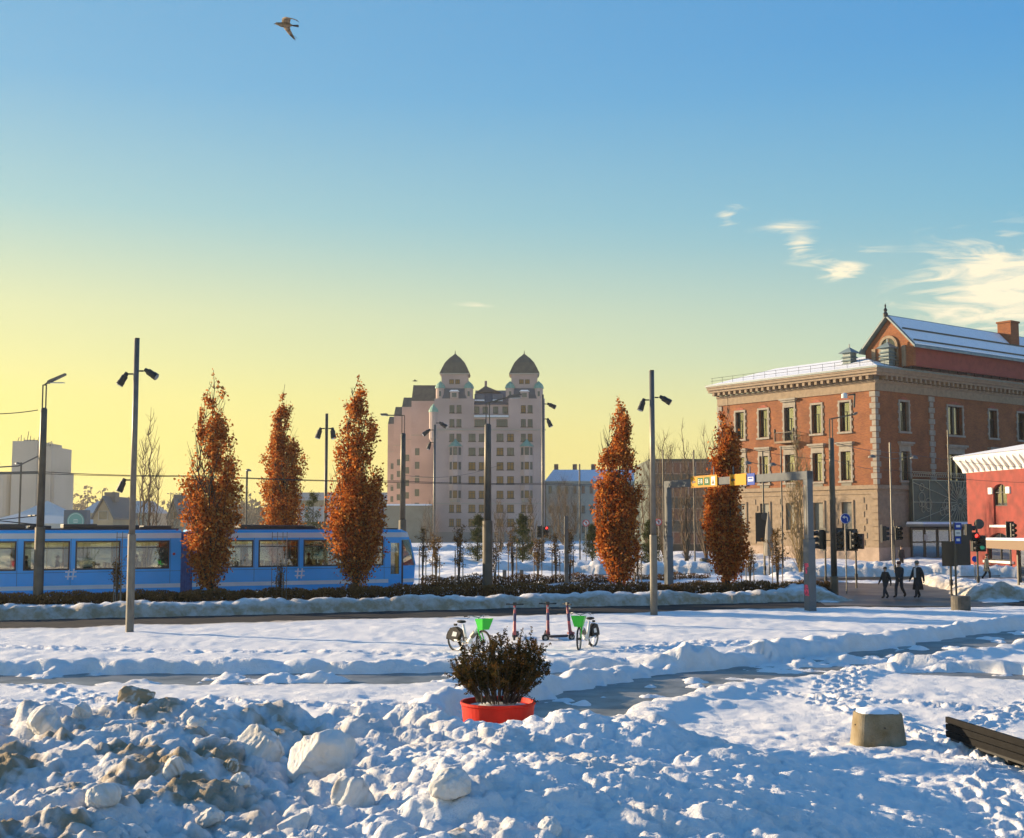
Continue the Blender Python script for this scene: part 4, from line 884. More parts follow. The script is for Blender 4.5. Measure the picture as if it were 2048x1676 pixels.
def bare_tree(name, label, px, Y, pyt, wpx, seed, group=None, lead=6, br=22, material=None, twigs=2, trunk=.1):
    rs = np.random.RandomState(seed); k = Y/F; p = P(px, 1100, Y); H = P(px, pyt, Y).z; hw = wpx*k
    prof = lambda t: hw*np.interp(t, [0, .25, .55, .85, 1], [.45, .95, 1, .7, .15])
    root = empty(name, (p.x, Y, 0)); tag(root, label, 'tree', group); M = material or TWIG
    MB().tube([(0, 0, -.2), (0, 0, H*.14), (.03, 0, H*.34)], [trunk*1.2, trunk, trunk*.7], 7).build('trunk', BARK, root)
    m = MB()
    for pts, rad in grow(rs, None, H, prof, lead, br, .16):
        m.tube(pts, rad, 4, cap=False)
        for _ in range(twigs):
            i = rs.randint(0, len(pts)-1); q = pts[i].lerp(pts[i+1], rs.uniform()); d = Vector((rs.normal()*.35, rs.normal()*.35, rs.uniform(.4, 1.1)))*hw*.5
            m.tube([q, q+d*.5+Vector((rs.normal()*.05, rs.normal()*.05, 0)), q+d], [.012, .008, .004], 3, cap=False)
    m.build('crown', M, root)
bare_tree('bare_poplar', 'tall leafless poplar behind the tram beside the spotlight mast', 297, 80, 815, 32, 31, lead=7, br=18)
bare_tree('bare_tree', 'slender leafless tree with yellowish twigs before the brick building', 1601, 84, 850, 28, 32, lead=6, br=30, material=mat('straw_twigs', (.24, .17, .08), .9, var=.2, scale=3), twigs=4)
GB = 'leafless trees in front of the modern block'
for i, (px, Y, pyt, w, lab) in enumerate(((1330, 120, 860, 44, 'spreading leafless tree at the left end of the modern block'), (1373, 100, 835, 20, 'slim upright leafless tree rising above the modern block'), (1412, 125, 850, 46, 'spreading leafless tree next to the brick building'), (1300, 135, 905, 30, 'leafless tree just behind the dense orange oak'))):
    bare_tree('bare_tree', lab, px, Y, pyt, w, 40+i, GB, lead=8, br=16, twigs=3, trunk=.16)
bare_tree('bare_tree', 'rounded leafless tree before the long pale building', 1130, 190, 960, 46, 51, lead=9, br=24, twigs=4, trunk=.2)
for i, (px, Y, pyt, w, lab) in enumerate(((345, 150, 985, 20, 'thin leafless bush beyond the tram roof near the small house'), (480, 150, 955, 26, 'leafless tree showing between the first two russet oaks'), (860, 150, 1000, 24, 'young leafless tree by the annex of the tall pink building'), (1000, 130, 990, 20, 'thin brown sapling before the tall pink building'), (1062, 120, 985, 22, 'loose brown sapling near the thin light mast'))):
    bare_tree('bare_tree', lab, px, Y, pyt, w, 60+i, 'small leafless trees beyond the tramline', lead=6, br=12, twigs=2, trunk=.07)
def conifer(label, px, Y, pyt, wpx, seed):
    rs = np.random.RandomState(seed); k = Y/F; p = P(px, 1100, Y); H = P(px, pyt, Y).z; hw = wpx*k; root = empty('pine_tree', (p.x, Y, 0)); tag(root, label, 'tree', 'young pines beyond the tramline')
    MB().tube([(0, 0, -.2), (0, 0, H)], [.09, .02], 6).build('trunk', BARK, root); m = MB(); pts = []
    for j in range(46):
        t = rs.uniform(.12, .97); a = rs.uniform(0, 6.28); L = hw*(1.15-t)*rs.uniform(.7, 1.1); e = Vector((math.cos(a)*L, math.sin(a)*L, H*t+L*.45)); m.tube([(0, 0, H*t), e], [.018, .006], 4, cap=False)
        for s_ in np.linspace(.25, 1, 7):
            for _ in range(13): pts.append(np.array(Vector((0, 0, H*t)).lerp(e, s_))+rs.normal(size=3)*.13)
    m.build('limbs', BARK, root); inst('crown', leaf_mesh('crown', np.array(pts), rs.uniform(.16, .34, len(pts)), OLIVE, rs, .14), root)
conifer('dark green pine behind the tram right of the middle oak', 625, 110, 985, 38, 71)
conifer('young pine beside the thick grey lamp post', 955, 110, 1030, 30, 72)
conifer('loose young pine before the right half of the pink building', 1045, 105, 1030, 34, 73)
conifer('low pine next to the round no turn sign', 1185, 115, 1050, 26, 74)
conifer('small pine behind the dense dark orange oak', 1300, 100, 1040, 30, 75)
def shrub(label, px, Y, pyt, wpx, seed, n=700, frame=False):
    rs = np.random.RandomState(seed); k = Y/F; p = P(px, 1150, Y); H = P(px, pyt, Y).z; hw = wpx*k; root = empty('young_tree', (p.x, Y, 0)); tag(root, label, 'sapling', 'staked saplings in the planting strip'); m = MB(); pts = []
    for j in range(7):
        a = rs.uniform(0, 6.28); q = [Vector((math.cos(a)*hw*.35*t, math.sin(a)*hw*.35*t, -.1+H*t*rs.uniform(.85, 1))) for t in (0, .4, .7, 1)]; m.tube(q, [.03, .02, .014, .006], 4, cap=False)
        for _ in range(6):
            b = q[1].lerp(q[3], rs.uniform()); e = b+Vector((rs.normal()*hw*.6, rs.normal()*hw*.6, rs.uniform(.1, .5))); m.tube([b, e], [.009, .004], 3, cap=False)
            for _ in range(n//42): pts.append(np.array(b.lerp(e, rs.uniform(.3, 1)))+rs.normal(size=3)*.07)
    tag(m.build('stems', BARK, root), kind='stuff')
    if pts: inst('leaves', leaf_mesh('leaves', np.array(pts), rs.uniform(.06, .13, len(pts)), SAPL, rs, .6), root)
    for s in (-1, 1): MB().tube([(s*hw*.55, 0, -.1), (s*hw*.55, 0, H*.62)], .03, 5).build('stake', mat('stake_wood', (.22, .16, .10), .8), root)
    MB().bar((-hw*.55, 0, H*.55), (hw*.55, 0, H*.55), .05, .02).build('tie', BARK, root)
for i, (px, Y, pyt, w, lab, n) in enumerate(((918, 72, 1052, 14, 'staked sapling with a tuft of brown leaves by the tram front', 900), (1112, 74, 1058, 14, 'thin staked sapling beside the square bollard post', 600), (1140, 73, 1060, 12, 'leafy staked sapling around the square bollard post', 700), (1555, 70, 1050, 18, 'bushy brown sapling before the slender leafless tree', 1100), (845, 74, 1050, 12, 'thin sapling right at the nose of the tram', 500), (235, 57.5, 1122, 12, 'small dark bush in the hedge beside the spotlight mast', 600), (560, 61.2, 1120, 13, 'small twiggy bush inside the hedge under the metal frame', 250), (1025, 75, 1040, 15, 'sapling tied between low wooden posts', 350), (872, 76, 1072, 13, 'bushy brown sapling left of the thin pale mast', 900), (990, 73.5, 1075, 13, 'thin sapling just right of the thick dark lamp post', 400), (1076, 77, 1066, 14, 'brown leaved sapling before the small traffic light', 900), (1276, 73, 1085, 12, 'low sapling between the dense orange oak and the mast', 500), (1500, 75, 1090, 14, 'low brown sapling right of the slim orange oak', 700))):
    shrub(lab, px, Y, pyt, w, 80+i, n)
# hedges: each a body of thin upright twigs
def hedge(label, pts, h, w, n, seed):
    rs = np.random.RandomState(seed); root = empty('hedge', (pts[0][0], pts[0][1], 0)); tag(root, label, 'hedge', 'clipped hedges along the road'); Q = []; S = []; o0 = np.array([pts[0][0], pts[0][1], 0])
    segs = list(zip(pts[:-1], pts[1:])); Ls = np.array([math.dist(a, b) for a, b in segs]); ch = rs.choice(len(segs), n, p=Ls/Ls.sum())
    A = np.array([s[0] for s in segs])[ch]; B = np.array([s[1] for s in segs])[ch]; t = rs.uniform(size=n)[:, None]; D = (B-A)/np.linalg.norm(B-A, axis=1)[:, None]; Nn = np.stack([-D[:, 1], D[:, 0]], 1)
    z = h*rs.uniform(0, 1, n)**.75; wob = .10*np.sin((A+(B-A)*t)[:, 0]*2.1)+.07*np.sin((A+(B-A)*t)[:, 0]*5.3)
    xy = A+(B-A)*t+Nn*(rs.uniform(-.5, .5, n)*w*(.55+.45*np.sqrt(z/h)))[:, None]
    pts3 = np.concatenate([xy, (z*(1+wob)+.04)[:, None]], 1)-o0
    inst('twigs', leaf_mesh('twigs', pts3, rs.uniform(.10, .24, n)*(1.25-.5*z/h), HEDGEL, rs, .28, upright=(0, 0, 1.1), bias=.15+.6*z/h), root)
    m = MB()
    for _ in range(n//60):
        i = rs.randint(len(segs)); a, b = np.array(segs[i][0]), np.array(segs[i][1]); q = a+(b-a)*rs.uniform()-o0[:2]; m.tube([(q[0], q[1], -.05), (q[0]+rs.normal()*.05, q[1]+rs.normal()*.05, h*.8)], [.018, .008], 3, cap=False)
    tag(m.build('stems', BARK, root), kind='stuff')
HL = [(-30, 54.0), (-24, 56.4), (-14.8, 59.7), (-8.2, 62.0)]; HR = [(-8.1, 62.05), (5.5, 64.8), (17.2, 67.3)]
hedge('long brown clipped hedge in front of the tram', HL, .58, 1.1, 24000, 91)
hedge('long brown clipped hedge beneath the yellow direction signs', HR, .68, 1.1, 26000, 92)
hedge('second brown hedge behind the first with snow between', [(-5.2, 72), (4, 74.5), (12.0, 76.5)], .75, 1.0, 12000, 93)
def far_wood():
    # hazy wooded ridge far off on the left
    rs = np.random.RandomState(5); pts = []
    for j in range(60):
        px = rs.uniform(-250, 520); Y = rs.uniform(560, 640); c = P(px, 1050, Y); H = rs.uniform(9, 17)+6*math.sin(px*.013)
        n = 130; q = rs.normal(size=(n, 3))*np.array([4.5, 3, 1])*.8; q[:, 2] = np.abs(rs.normal(size=n))*.35*H+H*.25; pts.append(q+np.array([c.x, c.y, 0]))
    pts = np.concatenate(pts); pts[:, 2] = np.clip(pts[:, 2], .5, 24)
    o = inst('distant_wood', leaf_mesh('distant_wood', pts, rs.uniform(1.4, 3.0, len(pts)), leaf_mat('far_wood', [(0, (.10, .08, .06)), (1, (.2, .16, .11))], .2), rs, .7)); tag(o, 'hazy bare woodland far beyond the tram', 'wood', kind='stuff')
far_wood()

# ================================================================== POLES, LAMPS, SIGNS
GALV = mat('galvanised_steel', (.155, .145, .13), .5, metal=.5, var=.12, scale=3); POLE = mat('brown_grey_pole', (.085, .075, .06), .5, metal=.3, var=.2, scale=2); BLACK = mat('black_plastic', (.015, .015, .016), .45)
LENS = mat('lamp_lens', (.30, .30, .28), .15, spec=.8)
def spot(parent, x, z, side, tilt, s=1.0):
    h = empty_part('spotlight', parent, (x, 0, z)); d = Vector((side*math.sin(tilt), -.15, -math.cos(tilt))).normalized(); a = Vector((side*.18*s, 0, 0))
    MB().bar((0, 0, 0), a, .06*s).build('bracket', BLACK, h); p = a+Vector((side*.05, 0, .05))
    MB().tube([p, p+d*.16*s, p+d*.17*s, p+d*.42*s, p+d*.43*s, p+d*.60*s], [.08*s, .10*s, .135*s, .135*s, .15*s, .15*s], 14).build('housing', BLACK, h, smooth=False)
    MB().tube([p+d*.602*s, p+d*.615*s], .13*s, 14).build('lens', LENS, h)
def mast(name, label, px, pyb, Y, pyt, r, thick_py, spots=(), group=None, material=None, thick=1.35, cat='lamp post'):
    b = P(px, pyb, Y); H = P(px, pyt, Y).z; zt = P(px, thick_py, Y).z if thick_py else 0; o = empty(name, (b.x, Y, 0)); tag(o, label, cat, group); M = material or GALV
    MB().tube([(0, 0, max(zt, -.2)), (0, 0, H)], [r, r*.86], 14).build('pole', M, o, smooth=True)
    if thick_py: MB().tube([(0, 0, -.3), (0, 0, zt), (0, 0, zt+.02), (0, 0, zt+.03)], [r*thick, r*thick, r*thick*.98, r], 14).build('base_sleeve', M, o, smooth=False); MB().box(-r*.5, r*.5, -r*thick-.012, -r*thick+.03, .6, 1.1).build('service_hatch', M, o)
    for (py, side, tilt, s) in spots: spot(o, side*r, P(px, py, Y).z, side, tilt, s)
    MB().tube([(0, 0, H), (0, 0, H+.03)], r*.9, 14).build('top_cap', BLACK, o)
    return o
SG = 'tall spotlight masts'
mast('spotlight_mast', 'tall steel mast with three spotlights in the snow before the tram', 259, 1265, 43, 678, .105, 1070, [(748, -1, .5, .85), (742, 1, 1.0, .85), (960, -1, .35, .8)], SG, thick=1.3)
mast('spotlight_mast', 'tall steel mast with two spotlights beside the dense orange oak', 1308, 1234, 50.5, 742, .115, 1071, [(800, -1, .35, .85), (795, 1, 1.0, .85)], SG, thick=1.3)
mast('spotlight_mast', 'brown mast with two hanging cylinder spotlights behind the tram', 649, 1190, 88, 828, .12, None, [(857, -1, .3, 1.3), (857, 1, .15, 1.3)], SG, POLE)
mast('spotlight_mast', 'thin pale mast with spotlights along the left edge of the pink building', 868, 1128, 118, 850, .13, None, [(846, 1, 1.0, 1.4), (860, -1, .9, 1.4), (885, -1, .3, 1.2)], SG)
mast('spotlight_mast', 'thin pale mast with spotlights along the right edge of the pink building', 1086, 1130, 115, 790, .13, None, [(808, 1, 1.1, 1.4), (838, 1, .4, 1.4)], SG)
def street_lamp(label, px, pyb, Y, pys, pyt, arm, r, sleeve_py, dbl=False, armup=.35, head=.75, twin=True):
    b = P(px, pyb, Y); zs, zt = P(px, pys, Y).z, P(px, pyt, Y).z; o = empty('street_lamp', (b.x, Y, 0)); tag(o, label, 'street lamp', 'street lamps on thick posts')
    zb = P(px, sleeve_py, Y).z if sleeve_py else 1.0
    MB().tube([(0, 0, -.3), (0, 0, zb), (0, 0, zb+.03)], [r*1.3, r*1.3, r], 14).build('base_sleeve', POLE, o); MB().tube([(0, 0, zb), (0, 0, zs), (0, 0, zs+.06)], [r, r*.85, r*.5], 14).build('post', POLE, o, smooth=True)
    LT = mat('pale_arm', (.11, .095, .075), .5, metal=.3)
    m = MB()
    for s in ((-1, 1) if twin else (0,)): m.bar((s*r*.45, 0, zs), (s*r*.45, 0, zt), .05)
    m.bar((-r*.5, 0, zt), (r*.5, 0, zt), .05); m.build('upper_rods', LT, o)
    for sd in ((-1, 1) if dbl else (1,)):
        ex = arm*sd; e = Vector((ex, 0, zt+abs(ex)*armup)); MB().bar((0, 0, zt), e, .09, .07).build('arm', LT, o)
        dx = 1 if ex > 0 else -1; h = MB().prism([(0, -.06), (head, .02+.5*armup*head), (head, .10+.5*armup*head), (.1, .12), (0, .06)], 1, -.13, .13).build('lamp_head', mat('lamp_grey', (.12, .11, .10), .5), o); h.location = e; h.scale = (dx, 1, 1)
        MB().box(.12, head-.05, -.10, .10, -.03, .0).build('lens', LENS, h)
    return o
l1 = street_lamp('lamp post carrying tram wires with a tilted lamp head above the tram', 76, 1192, 57.5, 818, 770, .15, .175, 1055, armup=.8, head=.8)
street_lamp('thick dark lamp post with a bent pale arm before the pink building', 975, 1192, 64, 850, 806, 1.0, .20, 1042, armup=.28, head=.75)
street_lamp('dark lamp post with a flat arm behind the front of the tram', 804, 1190, 82, 868, 831, -1.0, .19, 1040, armup=.02, head=.5)
l4 = street_lamp('dark post with a pale bent arm and camera before the brick building corner', 1669, 1186, 66, 878, 838, 1.2, .16, None, armup=.2, head=.2)
bx = P(1716, 815, 66); c = MB().bar((1.25, 0, bx.z), (1.3, 0, bx.z+.75), .08).bar((1.3, 0, bx.z+.72), (.95, 0, bx.z+.66), .08).build('camera_bracket', mat('pale_arm', ()), l4); MB().tube([(.75, 0, bx.z+.5), (.75, 0, bx.z+.72), (.75, 0, bx.z+.78)], [.16, .16, .05], 12).build('camera_dome', mat('white_metal', (.6, .62, .64), .4), l4)
def thin_lamp(label, px, pyb, Y, pyt, r=.05, heads=(), material=None, group='thin poles by the crossing'):
    b = P(px, pyb, Y); zt = P(px, pyt, Y).z; o = empty('thin_pole', (b.x, Y, 0)); tag(o, label, 'pole', group); M = material or POLE
    MB().tube([(0, 0, -.2), (0, 0, zt)], r, 8).build('pole', M, o)
    MB().lathe([(r*2, -.1), (r*2, .12), (r, .2)], 8).build('base', M, o)
    for (hx, py) in heads:
        e = P(hx, py, Y); MB().tube([(0, 0, e.z-.15), (e.x-b.x, 0, e.z+.05)], .025, 5).build('arm', M, o); MB().lathe([(.30, -.12), (.26, .0), (.08, .10)], 12, (e.x-b.x, 0, e.z)).build('lamp_head', GALV, o)
    return o
thin_lamp('thin pale pole with two hanging lamps before the brick corner', 1786, 1135, 92, 885, .07, ((1744, 912), (1828, 914)), GALV)
thin_lamp('thin dark pole in front of the entrance grille', 1903, 1120, 96, 860, .06)
thin_lamp('thin pole with a small hanging lamp left of the slender leafless tree', 1566, 1135, 92, 893, .06, ((1545, 928),))
thin_lamp('thin pole crossing the sunlit brick wall above the parasol', 1529, 1140, 90, 902, .06, ((1495, 925),))
thin_lamp('dark thin pole before the modern block', 1390, 1118, 112, 900, .07)
thin_lamp('thin pole beside the left leg of the sign gantry', 1328, 1110, 110, 900, .06)
thin_lamp('thin pole with a round sign before the long pale building', 1160, 1112, 118, 928, .07)
thin_lamp('slim far lamp post before the grain silo', 38, 1060, 130, 925, .10, ((36, 926),))
thin_lamp('dark slim lamp post between the first two russet oaks', 492, 1060, 120, 938, .10, ((497, 940),))
for j, (px, pt) in enumerate(((174, 980), (203, 980), (340, 985), (357, 985))): thin_lamp('tiny far lamp post on the skyline behind the gabled house', px, 1050, 300, pt, .10, ((px-4, pt+2), (px+4, pt+2)), group='far lamp posts on the skyline')
# overhead wires
def wire(label, pts, r=.012, sag=.25, name='tram_wire'):
    m = MB(); pts = [Vector(p) for p in pts]
    for a, b in zip(pts[:-1], pts[1:]): m.tube([a.lerp(b, t)-Vector((0, 0, sag*4*t*(1-t))) for t in [i/10 for i in range(11)]], r, 4, cap=False)
    tag(m.build(name, BLACK), label, 'wire', 'overhead wires')
A = lambda px, py, Y: P(px, py, Y)
wire('upper contact wire stretched above the tram roof', [A(-200, 938, 60), A(76, 943, 63), A(400, 951, 67), A(800, 962, 72), A(1100, 966, 76), A(1340, 970, 82)], .018, .08)
wire('lower contact wire running just under the upper one', [A(-200, 945, 60), A(76, 947, 63), A(400, 953, 67), A(800, 965, 72), A(1100, 969, 77), A(1340, 974, 83)], .016, .05)
wire('single span wire leaving the lamp post at the left edge', [A(-60, 826, 57.5), A(76, 820, 57.5)], .02, .1)
wire('sloping span wire from the dark corner post over the brick wall', [A(1669, 885, 66), A(1800, 905, 80), A(2060, 935, 95)], .014, .15)
wire('second sloping wire below the first one over the brick wall', [A(1440, 885, 80), A(1669, 920, 84), A(1786, 940, 92), A(2060, 965, 95)], .014, .2)
wire('wire bundle meeting before the pink building', [A(804, 950, 82), A(905, 953, 90), A(1000, 930, 100)], .014, .1)
# bracket arm with stays on the wire post
m = MB().bar((0, 0, P(76, 945, 57.5).z), (-4.0, 0, P(0, 948, 57.5).z), .07); m.tube([(0, 0, P(76, 908, 57.5).z), (-1.1, 0, P(40, 932, 57.5).z), (-3.4, 0, P(5, 938, 57.5).z)], .035, 6); m.build('wire_bracket', GALV, l1)
# ---- sign gantry
def gantry():
    a = G(1621, 1226); zt = P(1621, 942, a.y).z; YB = 65.6; b = P(1337, 1100, YB); b.z = 0
    o = empty('sign_gantry', a); tag(o, 'grey steel portal frame carrying yellow and blue direction signs', 'sign gantry'); d = (b-a); L = d.length; u = d.normalized(); ang = math.atan2(u.y, u.x); o.rotation_euler.z = ang; S = mat('pale_steel', (.13, .14, .15), .75, spec=.15, var=.08, scale=2)
    for x, w in ((0, .17), (L, .17)):
        p = MB().box(x-w, x+w, -w*.8, w*.8, 3.1, zt).build('leg', S, o, bevel=.02); MB().box(x-w*.3, x+w*.3, w*.8, w*.8+.012, 3.3, zt-.6).build('cable_slot', BLACK, p); MB().box(x-w*1.25, x+w*1.25, -w, w, -.3, 3.1).build('leg_sleeve', S, o, bevel=.02)
    MB().box(-.17, L+.17, -.15, .15, zt-.36, zt).build('beam', S, o, bevel=.02)
    def on(px, py):   # point on the vertical plane just before the beam
        n = Vector((-u.y, u.x, 0)); n = n if n.y < 0 else -n; p0 = a+n*.25; h = hit(px, py, p0, n); return (h-a).dot(u), h.z
    sgn = -1 if Vector((-math.sin(ang), math.cos(ang), 0)).y < 0 else 1    # local y direction facing the viewer
    yf = .22 if sgn < 0 else -.22
    def panel(px0, py0, px1, py1, col, name):
        x0, z1 = on(px0, py0); x1, z0 = on(px1, py1); xa, xb = min(x0, x1), max(x0, x1)
        s = 1 if yf > 0 else -1
        p = MB().box(xa, xb, yf-.03*s, yf, z0, z1).build(name, col, o, bevel=.01); return p, xa, xb, z0, z1, s
    YEL = mat('sign_yellow', (.55, .25, .004), .6, spec=.2); BLU = mat('sign_blue', (.01, .055, .34), .6, spec=.2); GRN = mat('sign_green', (.004, .10, .035), .6, spec=.2); WHT = mat('sign_white', (.7, .7, .68), .6, spec=.2); BLK = mat('sign_black', (.02, .015, .01), .6)
    def arrow(p, x, z, s, k, yy):   # x axis of the gantry runs away to the left in the picture
        MB().prism([(x+.30*k, z), (x+.08*k, z+.17*k), (x+.08*k, z+.06*k), (x-.24*k, z+.06*k), (x-.24*k, z-.06*k), (x+.08*k, z-.06*k), (x+.08*k, z-.17*k)], 1, yy, yy+.006*s).build('arrow', BLK, p)
    def text(p, t, x, z, h, yy, material):
        c = bpy.data.curves.new('lettering', 'FONT'); c.body = t; c.size = h; c.align_x = 'CENTER'; c.align_y = 'CENTER'; c.extrude = .003; ob = bpy.data.objects.new('tmp', c); COL.objects.link(ob); dg = bpy.context.evaluated_depsgraph_get(); me = bpy.data.meshes.new_from_object(ob.evaluated_get(dg)); bpy.data.objects.remove(ob)
        me.materials.clear(); me.materials.append(material); q = inst('lettering', me, p, (x, yy, z)); q.rotation_euler = (R(90), 0, math.pi if yf > 0 else 0); return q
    p, xa, xb, z0, z1, s = panel(1380, 953, 1433, 973, YEL, 'yellow_direction_sign'); W = xb-xa; zc = (z0+z1)/2; h = z1-z0
    MB().box(xa+.03, xb-.03, yf, yf+.003*s, z0+.03, z0+.05).box(xa+.03, xb-.03, yf, yf+.003*s, z1-.05, z1-.03).build('border', BLK, p)
    arrow(p, xb-W*.13, zc, s, .75, yf)
    for t, f in (('E18', .38), ('E6', .63)):
        x = xb-W*f; g_ = MB().box(x-W*.11, x+W*.11, yf, yf+.006*s, zc-h*.34, zc+h*.34).build('green_plate', GRN, p); text(p, t, x, zc, h*.52, yf+.010*s, WHT)
    x = xb-W*.86; MB().box(x-W*.07, x+W*.07, yf, yf+.006*s, zc-h*.36, zc+h*.36).build('white_plate', WHT, p); MB().prism([(x-W*.05, zc-h*.25), (x+W*.05, zc-h*.25), (x+W*.03, zc-h*.1), (x+.0, zc+h*.25), (x-W*.03, zc-h*.1)], 1, yf+.006*s, yf+.010*s).build('ship_symbol', BLK, p)
    p, xa, xb, z0, z1, s = panel(1458, 949, 1491, 969.5, YEL, 'yellow_direction_sign'); arrow(p, xb-(xb-xa)*.22, (z0+z1)/2, s, .75, yf)
    p, xa, xb, z0, z1, s = panel(1492.5, 947, 1508, 969.5, BLU, 'blue_bus_sign'); zc = (z0+z1)/2; w = xb-xa; MB().box(xa+w*.15, xb-w*.15, yf, yf+.006*s, zc-.10, zc+.10).build('bus_symbol', WHT, p); MB().box(xa+w*.22, xb-w*.22, yf+.006*s, yf+.010*s, zc+.0, zc+.07).build('bus_windows', BLU, p)
    for px in (1388, 1425, 1464, 1497): x, z = on(px, 945); MB().bar((x, yf*.8, z-.5), (x, yf*.8, z+.28), .05).build('hanger', S, o)
    # pink sprayed and stuck paper patches on the near leg
    PK = mat('pink_sticker', (.62, .06, .12), .7, var=.5, scale=9); rs = random.Random(3); k = 1
    for (z, hh, ww) in ((2.02, .16, .30), (1.84, .2, .18), (1.7, .1, .14), (1.12, .14, .26), (.92, .30, .36), (.78, .12, .30), (1.98, .06, .3)):
        x = rs.uniform(-.05, .05); MB().prism([(x-ww/2, z-hh/2), (x+ww/2*.9, z-hh*.42), (x+ww/2, z+hh*.3), (x+ww*.1, z+hh/2), (x-ww*.45, z+hh*.4)], 1, .17 if yf > 0 else -.17, (.17 if yf > 0 else -.17)+(.004+.001*k)*(1 if yf > 0 else -1)).build('sticker', PK, o); k += 1
gantry()
# ---- traffic lights and signs near the crossing
REDL = mat('red_signal', (.4, .01, .01), .4, emis=(1, .04, .03), estr=1.6); GRNL = mat('green_signal', (.02, .3, .2), .4, emis=(.1, .8, .5), estr=.10)
def signal_head(parent, x, z, rot, lit=None, h=.95):
    s = empty_part('signal_head', parent, (x, 0, z), rot); MB().box(-.15, .15, -.12, .12, 0, h).build('housing', BLACK, s, bevel=.02)
    s.scale = (1.3, 1.3, 1.12)
    n = 3 if h > .8 else 2
    for j in range(n):
        zc = h*(j+.5)/n; MB().tube([(0, -.12, zc), (0, -.28, zc-.02)], [.12, .115], 12, cap=False).build('visor', BLACK, s)
        M = (REDL if lit == 'red' and j == n-1 else GRNL if lit == 'green' and j == 0 else mat('dark_lens', (.03, .02, .02), .3)); MB().tube([(0, -.122, zc), (0, -.135, zc)], .10, 12).build('lens', M, s)
    MB().box(-.3, .3, .12, .14, -.1, h+.1).build('backplate', BLACK, s) if h > .9 and lit is None else None
def signal_post(label, px, pyb, Y, pyt, heads, r=.055):
    b = P(px, pyb, Y); zt = P(px, pyt, Y).z; o = empty('traffic_light', (b.x, Y, 0)); tag(o, label, 'traffic light', 'traffic lights at the crossing')
    MB().tube([(0, 0, -.2), (0, 0, zt)], r, 10).build('post', POLE, o); MB().tube([(0, 0, .55), (0, 0, .85)], r*1.7, 10).build('push_button_box', BLACK, o)
    for (hx, py, rot, lit, h) in heads: e = P(hx, py, Y); signal_head(o, e.x-b.x, e.z, rot, lit, h); MB().bar((0, 0, e.z+h*.5), (e.x-b.x, 0, e.z+h*.5), .04).build('bracket', BLACK, o)
    return o
signal_post('traffic light with a lit white and green head left of the walkers', 1713, 1165, 74, 1065, [(1706, 1098, .2, None, .95), (1721, 1098, -.6, None, .8)])
signal_post('signal post with heads turned sideways beside the dark corner post', 1652, 1172, 70, 1060, [(1641, 1098, -1.4, None, .95), (1677, 1098, .1, None, .95)])
signal_post('signal post with boxy head by the brick building entrance', 1790, 1138, 90, 1040, [(1768, 1082, 1.5, None, .95), (1797, 1080, .3, None, .9)])
signal_post('traffic light showing red below a round sign', 1957, 1180, 70, 1040, [(1950, 1103, .1, 'red', .95), (1965, 1103, -.4, 'green', .8), (1937, 1080, 1.5, None, .8)])
signal_post('signal post backed by a dark cabinet beside the striped grey parasol', 1530, 1142, 88, 1030, [(1522, 1080, 3.1, None, 1.6), (1540, 1085, -1.2, None, .9)])
signal_post('small traffic light beside the thin pale mast', 1083, 1118, 110, 1050, [(1078, 1075, 0, None, .9), (1091, 1075, .4, 'red', .9)])
signal_post('short signal by the red building arched window', 2022, 1135, 92, 1055, [(2024, 1075, .4, None, .95)])
def disc_sign(label, px, py, Y, rpx, face, parent_z=0, mark=None, back=False, pole=True):
    c = P(px, py, Y); o = empty('road_sign', (c.x, Y-.09, 0)); tag(o, label, 'sign', 'road signs'); r = rpx*Y/F
    if pole: MB().tube([(0, .06, -.2), (0, .06, c.z+r*.8)], .035, 8).build('post', GALV, o)
    MB().tube([(0, 0, c.z), (0, .02, c.z)], r, 24).build('plate', face, o)
    if mark: mark(o, c.z, r)
def left_arrow(o, z, r):
    W = mat('sign_white', ()); m = MB(); m.torus((0, -.004, z), (0, 1, 0), r*.93, .012, 28, 4); m.build('rim', W, o)
    MB().prism([(r*.30, z-r*.55), (r*.46, z-r*.55), (r*.46, z+.05*r), (r*.25, z+r*.36), (-r*.15, z+r*.36), (-r*.15, z+r*.58), (-r*.6, z+r*.26), (-r*.15, z-r*.06), (-r*.15, z+r*.18), (r*.18, z+r*.18), (r*.30, z)], 1, -.012, -.002).build('arrow', W, o)
def ban(o, z, r):
    RD = mat('sign_red', (.5, .02, .02), .5); MB().torus((0, -.006, z), (0, 1, 0), r*.86, r*.13, 24, 5).build('red_ring', RD, o); MB().bar((-r*.55, -.015, z+r*.55), (r*.55, -.015, z-r*.55), r*.16, .01, up=(0, 1, 0)).build('slash', RD, o)
    MB().prism([(-.1*r, z-r*.5), (.1*r, z-r*.5), (.1*r, z+.1*r), (.4*r, z+.1*r), (0, z+.5*r), (-.4*r, z+.1*r), (-.1*r, z+.1*r)], 1, -.010, -.004).build('arrow', BLACK, o)
SB = mat('sign_blue', ()); 
disc_sign('round blue sign with a white left turn arrow', 1690, 1037, 68, 10.5, SB, mark=left_arrow)
disc_sign('round dark sign seen from behind above the red traffic light', 1957, 1048, 70.3, 10, mat('sign_back', (.05, .05, .05), .5), pole=False)
disc_sign('round dark sign seen from behind by the parasol', 1530, 1033, 87.5, 8, mat('sign_back', ()), pole=False)
disc_sign('round no turn sign before the long pale building', 1172, 1046, 112, 7, mat('sign_white', ()), mark=ban)
disc_sign('round no turn sign beside the spotlight mast with two lamps', 1317, 1044, 105, 7, mat('sign_white', ()), mark=ban)
disc_sign('small blue round sign on a striped post near the walker in beige', 1949, 1118, 80, 6, SB)
